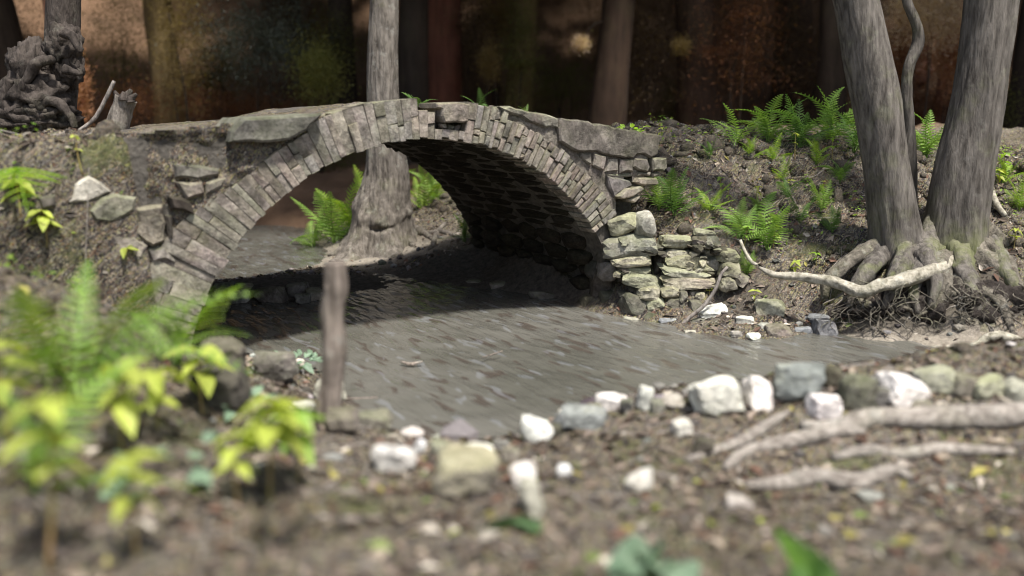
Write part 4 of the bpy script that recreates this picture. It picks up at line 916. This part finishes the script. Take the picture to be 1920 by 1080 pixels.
seed_at(90, 760, 1075, 'tall yellow seedling at the lower left corner', 150, 2, 1)
seed_at(255, 860, 1040, 'yellow seedling with a hanging leaf right of the corner one', 120, 2, 2)
seed_at(505, 750, 940, 'bushy yellow green seedling left of the wooden post', 120, 3, 3, 'leaf', 4)
seed_at(450, 820, 955, 'low yellow seedling under the bushy one', 90, 2, 4)
seed_at(560, 770, 900, 'green leaved seedling at the foot of the wooden post', 105, 2, 5, 'leaf_green')
seed_at(225, 690, 850, 'yellow seedling in the middle of the near ferns', 110, 2, 6)
seed_at(380, 660, 780, 'seedling with yellow leaves behind the near ferns', 90, 2, 7)
seed_at(20, 650, 830, 'yellow seedling at the left edge among the ferns', 120, 2, 8)
seed_at(300, 700, 830, 'drooping yellow seedling right of the near fern centre', 110, 2, 9)
seed_at(90, 395, 480, 'yellow seedling in front of the left approach wall', 60, 3, 10)
seed_at(40, 340, 420, 'yellow green seedling at the left edge of the approach wall', 55, 2, 11)
seed_at(240, 465, 520, 'small yellow seedling below the pale wall stone', 40, 1, 12)
seed_at(155, 255, 330, 'thin seedling on top of the left approach', 22, 2, 13)
for i, (px, pt, pb_, lab, lp) in enumerate([(1352, 333, 365, 'tiny yellow seedling on the slope behind the parapet fern', 15), (1480, 338, 352, 'yellow leaf pair under the bank top ferns', 16), (1545, 340, 360, 'tiny yellow seedling left of the left trunk', 16), (1395, 425, 470, 'yellow seedling above the wing wall end', 18), (1450, 425, 468, 'yellow seedling among the spreading fern', 20),
    (1488, 490, 520, 'yellow leaf drooping over the pale root', 24), (1530, 475, 500, 'seedling beside the left root of the twin tree', 20), (1360, 480, 540, 'yellow green seedling at the top of the leaning stick', 22), (1415, 545, 570, 'green seedling low on the bank right of the stick', 18), (1365, 355, 385, 'small seedling half way up the slope', 15),
    (1420, 350, 380, 'seedling beside the reddish shaded fern', 15), (1240, 240, 262, 'yellow sprig at the right end of the parapet', 12), (1880, 290, 330, 'leafy seedling at the right edge behind the trunk', 30), (1900, 430, 470, 'seedling with yellow leaves at the right edge', 26), (1870, 320, 350, 'small seedling right of the right trunk', 22), (1560, 260, 300, 'yellow sprig in front of the tall bright fern', 15), (1490, 250, 300, 'brownish sprig in the bank top ferns', 14), (1330, 540, 560, 'tiny green sprig under the wing wall end', 14), (775, 320, 345, 'yellow bush sprig right of the straight tree', 20)]):
    seed_at(px, pt, pb_, lab, lp, 2, 30+i, 'leaf' if i % 3 else 'leaf_green')
# parapet ivy: cushion of pale leaves near the right end
def leafclump(name, base, label, cat, mat, n, rad, L, seed, group=None, flat=.6):
    r = random.Random(seed); g = empty(name, base, 0, label, cat, group)
    for i in range(n):
        a = r.uniform(0, 6.28); q = r.random()**.5*rad; e = r.uniform(-.2, .9)
        put('leaf', LF[mat][r.randrange(3)], g, (math.cos(a)*q, math.sin(a)*q, r.uniform(.2, 1)*rad*flat), (math.cos(a)*math.cos(e), math.sin(a)*math.cos(e), math.sin(e)), r.uniform(-.7, .7), L*r.uniform(.6, 1.2))
    return g
q = BR+BU*.18+BV*.12; q[2] = topz(.18)-.02; leafclump('ivy_tuft', q, 'pale ivy tuft on the right end of the parapet', 'ivy', 'leaf_green', 16, .11, .075, 1)
for i, (px, py, n, rad, L, lab) in enumerate([(490, 660, 60, .24, .08, 'blue green ivy patch at the water edge left of the post'), (550, 690, 44, .18, .07, 'ivy sprays hanging left of the wooden post'), (330, 900, 20, .2, .09, 'dark ivy under the near fern fronds'), (440, 780, 16, .16, .08, 'ivy leaves on the dark brown boulder')]):
    leafclump('ivy_patch', gp(px, py), lab, 'ivy', 'leaf_ivy', n, rad, L, 20+i, 'ivy patches on the near bank', .4)
def broad(base, tips, label, seed, mat='leaf_broad', rolls=(.9, -.7, .3, -.2)):
    g = empty('broad_leaved_plant', base, 0, label, 'plant', 'broad leaved plants at the lower edge')
    for i, (px, py, s) in enumerate(tips): put('leaf', LF[mat][i % 3], g, (0, 0, 0), ony(px, py, s)-np.array(base), rolls[i % 4])
broad(gp(1015, 1000), [(895, 962, 2.9), (985, 965, 2.85)], 'dark green strap leaves at the lower middle edge', 1)
broad(gp(1230, 1075), [(1165, 1025, 2.45), (1205, 1010, 2.5), (1160, 1078, 2.35), (1290, 1050, 2.4)], 'grey green leaf rosette at the lower edge', 2, 'leaf_ivy')
b9 = ony(1540, 1140, 2.5)
broad(b9, [(1484, 962, 2.55), (1432, 1050, 2.5)], 'pointed bright green leaf at the lower right edge', 3, 'leaf_point', (1.25, 1.9, 0, 0))
for i, (px, py, L, az_) in enumerate([(1300, 915, .05, .4), (1240, 960, .06, 2.), (1010, 905, .05, 4), (1330, 1000, .07, 1.), (860, 1010, .06, 3.), (1420, 985, .06, 5.2)]):
    q = gp(px, py); o = obj('fallen_leaf', LF['leaf'][i % 3], None, None, q+np.array([0, 0, .02])); o.scale = (L, L, L); o.rotation_euler = (.2, .1, az_)
    tag(o, ['yellow fallen leaf below the pale buff stone', 'yellow leaf left of the small brownish stone', 'yellow leaf by the long pale stone', 'yellow leaf beside the grey green rosette', 'yellow leaf left of the dark strap leaves', 'yellow leaf above the pointed green leaf'][i], 'leaf', 'fallen yellow leaves')
# ------------------------------------------------------------------ litter, pebbles, twigs on the banks
def scatter(n, seed, dens):
    r = np.random.default_rng(seed); x = r.uniform(-5, 5.4, n*3); y = r.uniform(1.6, 13.4, n*3)
    keep = r.random(n*3) < dens(x, y); x, y = x[keep][:n], y[keep][:n]; z = height(x, y); ok = z > .02
    u, v = uv(x, y); ok &= ~((u > -4.2) & (u < .3) & (v > -.1) & (v < BW)); return x[ok], y[ok], z[ok], r
def normals(x, y, e=.03):
    n = np.c_[-(height(x+e, y)-height(x-e, y))/(2*e), -(height(x, y+e)-height(x, y-e))/(2*e), np.ones(len(x))]; return n/np.linalg.norm(n, axis=1)[:, None]
dens = lambda x, y: np.clip(1.3-y/14, .3, 1)*(1-.85*sandmask(x, y))
x, y, z, r = scatter(34000, 3, dens); N = normals(x, y); n = len(x)
a = r.uniform(0, 2*np.pi, n); T = np.c_[np.cos(a), np.sin(a), np.zeros(n)]+r.normal(size=(n, 3))*.25; N = N+r.normal(size=(n, 3))*.35
T -= N*(T*N).sum(1)[:, None]/(N*N).sum(1)[:, None]; T /= np.linalg.norm(T, axis=1)[:, None]; N /= np.linalg.norm(N, axis=1)[:, None]; B = np.cross(N, T)
L = r.gamma(3, .0075, n)+.006; L = np.minimum(L, .05); W = L*r.uniform(.25, .6, n); c = np.c_[x, y, z]+N*.006
V = np.stack([c-T*L[:, None], c+B*W[:, None]+N*(L*.25)[:, None], c+T*L[:, None], c-B*W[:, None]+N*(L*.25)[:, None]], 1)
pal = np.array([(.15, .115, .085), (.24, .19, .15), (.34, .28, .21), (.10, .078, .06), (.48, .43, .35), (.17, .10, .07), (.34, .30, .09), (.15, .19, .06), (.06, .05, .042), (.42, .37, .31)])
cols = pal[r.choice(len(pal), n, p=[.22, .17, .10, .2, .04, .1, .025, .025, .10, .02])]*r.uniform(.5, 1.05, (n, 1))
i4 = np.arange(n)[:, None]*4; F = np.concatenate([i4+[0, 1, 2], i4+[0, 2, 3]])
me = mesh('leaf_litter', V.reshape(-1, 3), F); colattr(me, np.repeat(cols, 4, 0)); tag(obj('leaf_litter', me, M['litter']), kind='stuff')
x, y, z, r = scatter(2000, 8, lambda x, y: np.clip(.12+.75*np.exp(-np.abs(height(x, y, False)-.08)/.12), 0, 1)*np.clip((y-2)/4, .12, 1)); n = len(x)
V0, F0 = ico(1); F0 = np.array(F0); sz = r.gamma(2, .009, n)+.005; sh = r.uniform(.6, 1.3, (n, 1, 3)); jit = 1+r.normal(size=(n, len(V0), 1))*.12
V = V0[None]*sh*jit*sz[:, None, None]*np.array([1, 1, .7])+np.c_[x, y, z+sz*.2][:, None, :]
F = (F0[None]+(np.arange(n)*len(V0))[:, None, None]).reshape(-1, 3); g_ = r.uniform(.07, .28, n); g_[r.random(n) < .04] = .6
ns = (y < 6.3) & (y > 4.2) & (z < .5); V = (V-np.c_[x, y, z][:, None, :])*np.where(ns & (r.random(n) < .35), r.uniform(1.3, 2.6, n), 1.)[:, None, None]+np.c_[x, y, z][:, None, :]; g_[ns & (r.random(n) < .4)] = .5; V = V.reshape(-1, 3)
cols = g_[:, None]*np.array([1., .93, .83])*(1+r.normal(size=(n, 3))*.05)
me = mesh('pebbles', V.reshape(-1, 3), F); colattr(me, np.repeat(cols, len(V0), 0)); tag(obj('pebbles', me, M['pebble']), kind='stuff')
x, y, z, r = scatter(1500, 31, lambda x, y: sst(.3, .7, height(x, y, False))*np.clip(.4+.6*sst(6.5, 8, y), 0, 1)*(x > -3)); n = len(x)
V0, F0 = ico(2); F0 = np.array(F0); sz = np.minimum(r.gamma(2, .016, n)+.012, .11); ph_ = r.uniform(0, 50, n)
Q = (V0[None]*2.2+ph_[:, None, None]).reshape(-1, 3); dsp = (1+.55*fbm(Q, 3, 77)).reshape(n, -1, 1)
V = V0[None]*dsp*r.uniform(.6, 1.3, (n, 1, 3))*sz[:, None, None]+np.c_[x, y, z+sz*.1][:, None, :]
me = mesh('earth_clods', V.reshape(-1, 3), (F0[None]+(np.arange(n)*len(V0))[:, None, None]).reshape(-1, 3), True); cc = np.zeros((n, 3)); cc[:, 1] = (r.random(n) < .4)*.7
colattr(me, np.repeat(cc, len(V0), 0)); tag(obj('earth_clods', me, M['soil']), kind='stuff')
cx_, cy_, cz_, r = scatter(800, 41, lambda x, y: sst(.35, .8, height(x, y, False))*(fbm(np.c_[x*1.2, y*1.2, x*0], 2, 50) > -.05)*((x > 1.2)*sst(7.5, 8.4, y)+(x < -1.2)*(y < 6)*.5+(y > 11.5)*(x > -3)*.5)); x = np.repeat(cx_, 9)+r.normal(size=len(cx_)*9)*.045; y = np.repeat(cy_, 9)+r.normal(size=len(cx_)*9)*.045
n = len(x); z = height(x, y)+r.uniform(.01, .09, n); T = r.normal(size=(n, 3)); T[:, 2] *= .4; T /= np.linalg.norm(T, axis=1)[:, None]; B = np.cross(T, np.c_[r.normal(size=(n, 2))*.4, np.ones(n)]); B /= np.linalg.norm(B, axis=1)[:, None]
L = r.uniform(.010, .026, (n, 1)); c = np.c_[x, y, z]; V = np.stack([c-T*L, c+B*L*.5, c+T*L, c-B*L*.5], 1).reshape(-1, 3); i4 = np.arange(n)[:, None]*4
tag(part('ground_cover', V, np.concatenate([i4+[0, 1, 2], i4+[0, 2, 3]]), M['leaf_green']), kind='stuff')
x, y, z, r = scatter(1500, 12, lambda x, y: np.clip(1.2-y/14, .2, 1)); n = len(x); Vs = []; Fs = []; o = 0
a = r.uniform(0, 2*np.pi, n); L = r.gamma(3, .03, n)+.03; e = np.array([-1, 0, 1.])
for i in range(n):
    px_ = x[i]+np.cos(a[i])*L[i]*e; py_ = y[i]+np.sin(a[i])*L[i]*e; pz = height(px_, py_)+.008; w = r.uniform(.0012, .004); pxy = np.array([-np.sin(a[i]), np.cos(a[i]), 0])*w
    for j in range(3): p = np.array([px_[j], py_[j], pz[j]]); Vs += [p+pxy, p-pxy, p+[0, 0, w*1.7]]
    for j in range(2):
        for k in range(3): q = (k+1) % 3; Fs.append([o+3*j+k, o+3*j+q, o+3*j+3+q, o+3*j+3+k])
    o += 9
tag(part('twigs', np.array(Vs), Fs, M['twig']), kind='stuff')
# ------------------------------------------------------------------ the wood behind
crowns = {}
def crown_mesh(seed, mat, n=900, rx=3., rz=2.6, L=.32, key='crown'):
    k = (seed, mat, n, rx, rz, L)
    if k in crowns: return crowns[k]
    r = np.random.default_rng(seed); d = r.normal(size=(n, 3)); d /= np.linalg.norm(d, axis=1)[:, None]; q = r.random(n)**.45
    c = d*q[:, None]*np.array([rx, rx, rz]); lump = fbm(c*.6+seed, 2, seed); c = c*(1+.5*lump)[:, None]
    T = r.normal(size=(n, 3)); T /= np.linalg.norm(T, axis=1)[:, None]; B = np.cross(T, r.normal(size=(n, 3))); B /= np.linalg.norm(B, axis=1)[:, None]; l = L*r.uniform(.6, 1.3, (n, 1))
    V = np.stack([c-T*l, c+B*l*.5, c+T*l, c-B*l*.5], 1).reshape(-1, 3); i = np.arange(n)[:, None]*4
    me = mesh(key, V, np.concatenate([i+[0, 1, 2], i+[0, 2, 3]])); me.materials.append(M[mat]); crowns[k] = me; return me
def far_tree(px, s, wpx, mat, label, hgt=9., crown='crown', lean=0., seed=0, cz=None):
    b = ground(px, s); b[2] -= .2; r_ = wpx/2*s/FPX; g = empty('background_tree', b, 0, label, 'tree', 'trees of the wood behind the bridge')
    V, F = tube([(0, 0, 0), (lean*.3, 0, hgt*.3), (lean*.7, 0, hgt*.65), (lean, 0, hgt)], np.array([1.25, 1., .85, .5])*r_, seg=14, n=24, amp=.12, fr=3, stretch=.3, seed=seed, flare=lob(4, seed, .5, .4)); part('trunk', V, F, M[mat], g, True)
    o = obj('crown', crown_mesh(seed % 4, crown, 2000), None, g); o.location = (lean, 0, max(hgt-.6, 0)); o.rotation_euler = (0, 0, seed*1.3)
for (tr, off, sd_) in ((bt, (0.1, 3.0, 8.2), 1), (twin, (.2, .9, 8.6), 2), (gn, (0, .6, 8.0), 3)):
    o = obj('crown', crown_mesh(sd_, 'crown', 3600 if tr is bt else 600, 3.7 if tr is bt else 3.2, 1.9, .26), None, tr); o.location = off  # unseen crowns; the straight tree's is thickened and shifted to shade the wood
BT = [(40, 19, 90, 'bg_dark', 'dark blurred trunk left of the gnarled tree'), (152, 17.5, 34, 'bg_pink', 'slim orange pink trunk just right of the gnarled tree'), 
      (335, 20, 52, 'bg_gold', 'golden blurred trunk above the left approach'), (545, 26, 60, 'bg_brown', 'brown blurred trunk behind the yellow shrub'), (650, 22, 44, 'bg_dark', 'dark trunk just left of the straight tree'),
      (775, 19, 54, 'bg_dark', 'dark trunk just right of the straight tree'), (822, 21, 70, 'bg_red', 'broad reddish trunk right of the straight tree'), (968, 22, 44, 'bg_gold', 'slim golden trunk over the right half of the arch'), 
      (1130, 19, 60, 'bg_brown', 'brown trunk right of the pale light spot'), (1310, 20, 70, 'bg_brown', 'brown trunk between the parapet end and the bank top ferns'), (1480, 23, 66, 'bg_brown', 'brown trunk over the dense bank top fern'), (1550, 19, 50, 'bg_dark', 'dark trunk left of the twin tree'),
      (1690, 24, 50, 'bg_pink', 'pinkish trunk seen left of the sapling'), (1765, 20, 46, 'bg_pink', 'trunk coloured as sunlit orange right of the sapling'), (1905, 18, 60, 'bg_dark', 'dark trunk at the right edge of the picture'), (700, 30, 40, 'bg_brown', 'brown trunk half hidden by the straight tree')]  # trunk right of the sapling has the sunlit patch's orange in its bark
for i, (px, s, w, mt, lab) in enumerate(BT): far_tree(px, s, w, mt, lab, 8.5+(i*37 % 23)/10, lean=((i*53) % 17-8)/10, seed=i)
for i, (px, s) in enumerate([(-250, 16), (-480, 20), (-700, 14), (2180, 15), (2350, 20), (2600, 14), (-100, 24), (2050, 26)]):
    far_tree(px, s, 70, 'bg_brown', ['nearest brown tree just beyond the left edge', 'second brown tree beyond the left edge', 'third brown tree beyond the left edge', 'nearest brown tree just beyond the right edge', 'second brown tree beyond the right edge', 'third brown tree beyond the right edge', 'brown tree deep in the wood at the left edge', 'brown tree deep in the wood at the right edge'][i], 9., seed=30+i)
# further canopy, one mass out of view, added to shade the wood
cv = [crown_mesh(60+k, 'crown', 2600, 7., 3.2, .5, 'shade_canopy') for k in range(3)]
n = 0; Vc = []; Fc = []; r = random.Random(4)
for i in range(30):
    px = -700+i*119+r.uniform(-30, 30); s = r.choice([27, 32, 37, 43]); gx_ = (px-960)/FPX*s; base = H(gx_, s)
    m_ = cv[i % 3]; a = np.zeros(len(m_.vertices)*3); m_.vertices.foreach_get('co', a); a = a.reshape(-1, 3)+[gx_, s, base+9.5+r.uniform(-1, 2)]
    f = np.array([p.vertices[:] for p in m_.polygons])+n; Vc.append(a); Fc.append(f); n += len(a)
tag(part('shade_canopy', np.concatenate(Vc), np.concatenate(Fc), M['crown']), kind='stuff')
def cloud_mesh(seed, mat, n, rx, rz, L):
    "loose sprays of small leaves thinning outwards"
    r = np.random.default_rng(seed); c = r.normal(size=(n, 3))*np.array([rx, rx, rz])*.6
    c = c+.35*np.c_[fbm(c*1.5+seed, 2, seed), fbm(c*1.5+seed, 2, seed+1), fbm(c*1.5, 2, seed+2)]*np.array([rx, rx, rz])
    T = r.normal(size=(n, 3)); T /= np.linalg.norm(T, axis=1)[:, None]; B = np.cross(T, r.normal(size=(n, 3))); B /= np.linalg.norm(B, axis=1)[:, None]; l = L*r.uniform(.5, 1.4, (n, 1))
    V = np.stack([c-T*l, c+B*l*.55, c+T*l, c-B*l*.55], 1).reshape(-1, 3); i = np.arange(n)[:, None]*4
    me = mesh('foliage', V, np.concatenate([i+[0, 1, 2], i+[0, 2, 3]])); me.materials.append(M[mat]); return me
def shrub(px, py, s, rx, rz, mat, label, seed, n=900, L=.02):
    n *= 10
    c = ony(px, py, s); b = c.copy(); b[2] = H(c[0], c[1]); g = empty('shrub', b, 0, label, 'shrub', 'shrubs in the wood behind the bridge'); h = float(c[2]-b[2])
    o = obj('foliage', cloud_mesh(seed, mat, n, rx, rz, L), None, g); o.location = (0, 0, h)
    rr_ = random.Random(seed)
    for k in range(3):
        V, F = tube([(0, 0, -.1), (rr_.uniform(-.2, .2), rr_.uniform(-.2, .2), h*.5), (rr_.uniform(-.5, .5)*rx, rr_.uniform(-.3, .3)*rx, h+rz*.3)], [.022, .016, .006], seg=6, n=10); part('stem', V, F, M['bg_dark'], g, True)
for i, a in enumerate([
 (595, 140, 18, .36, .55, 'crown_yellow', 'blurred yellow green shrub left of the straight tree', 700), (620, 90, 21, .5, .6, 'crown_olive', 'olive foliage above the yellow green shrub', 600),
 (490, 80, 20, 1.0, .8, 'bush_grey', 'large blurred grey green shrub over the left approach', 1500), (335, 60, 19, .45, 1.2, 'crown_gold', 'tall golden brown foliage above the left approach', 900),
 (410, 130, 23, .8, 1.0, 'crown_olive', 'dull olive shrub between golden and grey green foliage', 900), (225, 90, 21, .6, 1.2, 'crown_olive', 'dark olive foliage right of the gnarled tree', 700),
 (300, 190, 20, 1.0, .4, 'crown_rust', 'low rusty bracken behind the left approach', 800), (480, 205, 22, 1.4, .4, 'crown_rust', 'low rusty bracken behind the slab of the left parapet', 900),
 (975, 90, 20, .32, 1.3, 'crown_olive', 'narrow olive foliage over the right half of the arch', 900), (920, 120, 20, .22, .35, 'crown_gold', 'small golden spray over the coping block', 300), (930, 40, 23, .5, .8, 'crown_gold', 'golden brown foliage at the top edge over the arch', 600),
 (820, 80, 22, .5, 1.3, 'crown_rust', 'rusty foliage on the broad reddish trunk', 800),
 (1150, 70, 24, 1.0, 1.0, 'crown_brown', 'brown foliage between the two light spots', 900), (1060, 160, 22, .8, .6, 'crown_olive', 'dark olive foliage low behind the right parapet', 700), (1320, 90, 23, 1.0, 1.4, 'crown_brown', 'brown foliage over the right end of the parapet', 1000), (1450, 80, 22, 1.0, 1.3, 'crown_brown', 'brown foliage over the bank top ferns', 1000), (1270, 190, 22, .5, .4, 'crown_olive', 'small olive shrub behind the parapet end', 400),
 (1740, 30, 17.5, .55, .5, 'crown_pale', 'bright cream foliage between the twin trunks', 1400), (1790, 100, 18, .35, .6, 'crown_orange', 'orange foliage beside the right trunk', 900), (1690, 120, 19, .5, .6, 'crown_orange', 'dull pink foliage behind the sapling', 700), (1740, 200, 20, .8, .4, 'crown_rust', 'rusty bracken low between the twin trunks', 700),  # cream, orange and pink leaves carry a sunlit patch in their colour
 (1220, 110, 20, .8, 1.3, 'crown_brown', 'brown foliage left of the parapet end', 900), (1390, 60, 19, .7, 1.2, 'crown_rust', 'dark rusty foliage over the upright fern', 700), (1530, 120, 20, .7, 1.2, 'crown_brown', 'brown foliage left of the twin tree', 900), (880, 60, 21, .5, 1.2, 'crown_brown', 'brown foliage over the coping block', 800), (760, 100, 21, .4, 1.2, 'crown_rust', 'rusty foliage right beside the straight tree', 700), (560, 60, 24, 1.0, 1.0, 'crown_brown', 'brown foliage over the slab of the left parapet', 900), (60, 120, 20, .8, 1.2, 'crown_brown', 'dark brown foliage behind the gnarled tree', 900),
 (1895, 220, 18, .5, .5, 'crown_olive', 'olive shrub at the right edge', 600), (150, 170, 17, .16, .5, 'crown_orange', 'orange pink spray beside the gnarled tree', 400), (480, 400, 17.5, .5, .3, 'crown_orange', 'low orange bracken seen under the left of the arch', 500), (600, 300, 19, .9, .7, 'crown_olive', 'olive brush seen under the arch', 900), (540, 370, 18, .8, .5, 'crown_rust', 'rusty brush seen under the arch by the water', 700)]):
    shrub(*a[:7], seed=80+i, n=a[7])

def spray(tree, px, py, s, rad, mat, seed, n=300):
    "pale leaf cloud and twig added to a background tree as a light spot"
    c = ony(px, py, s); o0 = np.array(tree.location); o = obj('light_spot_leaves', cloud_mesh(seed, mat, n*6, rad, rad, .014), None, tree); o.location = [float(k) for k in c-o0]; o['kind'] = 'stuff'
    a = np.array([0, 0, c[2]-o0[2]+.5]); V, F = tube([a, (a+c-o0)/2+[0, 0, .15], c-o0], [.016, .009, .003], seg=6, n=12); part('branch', V, F, M['bg_dark'], tree, True)
for lab, args in {'brown trunk right of the pale light spot': (1088, 82, 18, .12, 'crown_pale', 201), 'brown trunk between the parapet end and the bank top ferns': (1278, 85, 19, .16, 'crown_gold', 202)}.items():
    spray([o for o in bpy.data.objects if o.get('label') == lab][0], *args)
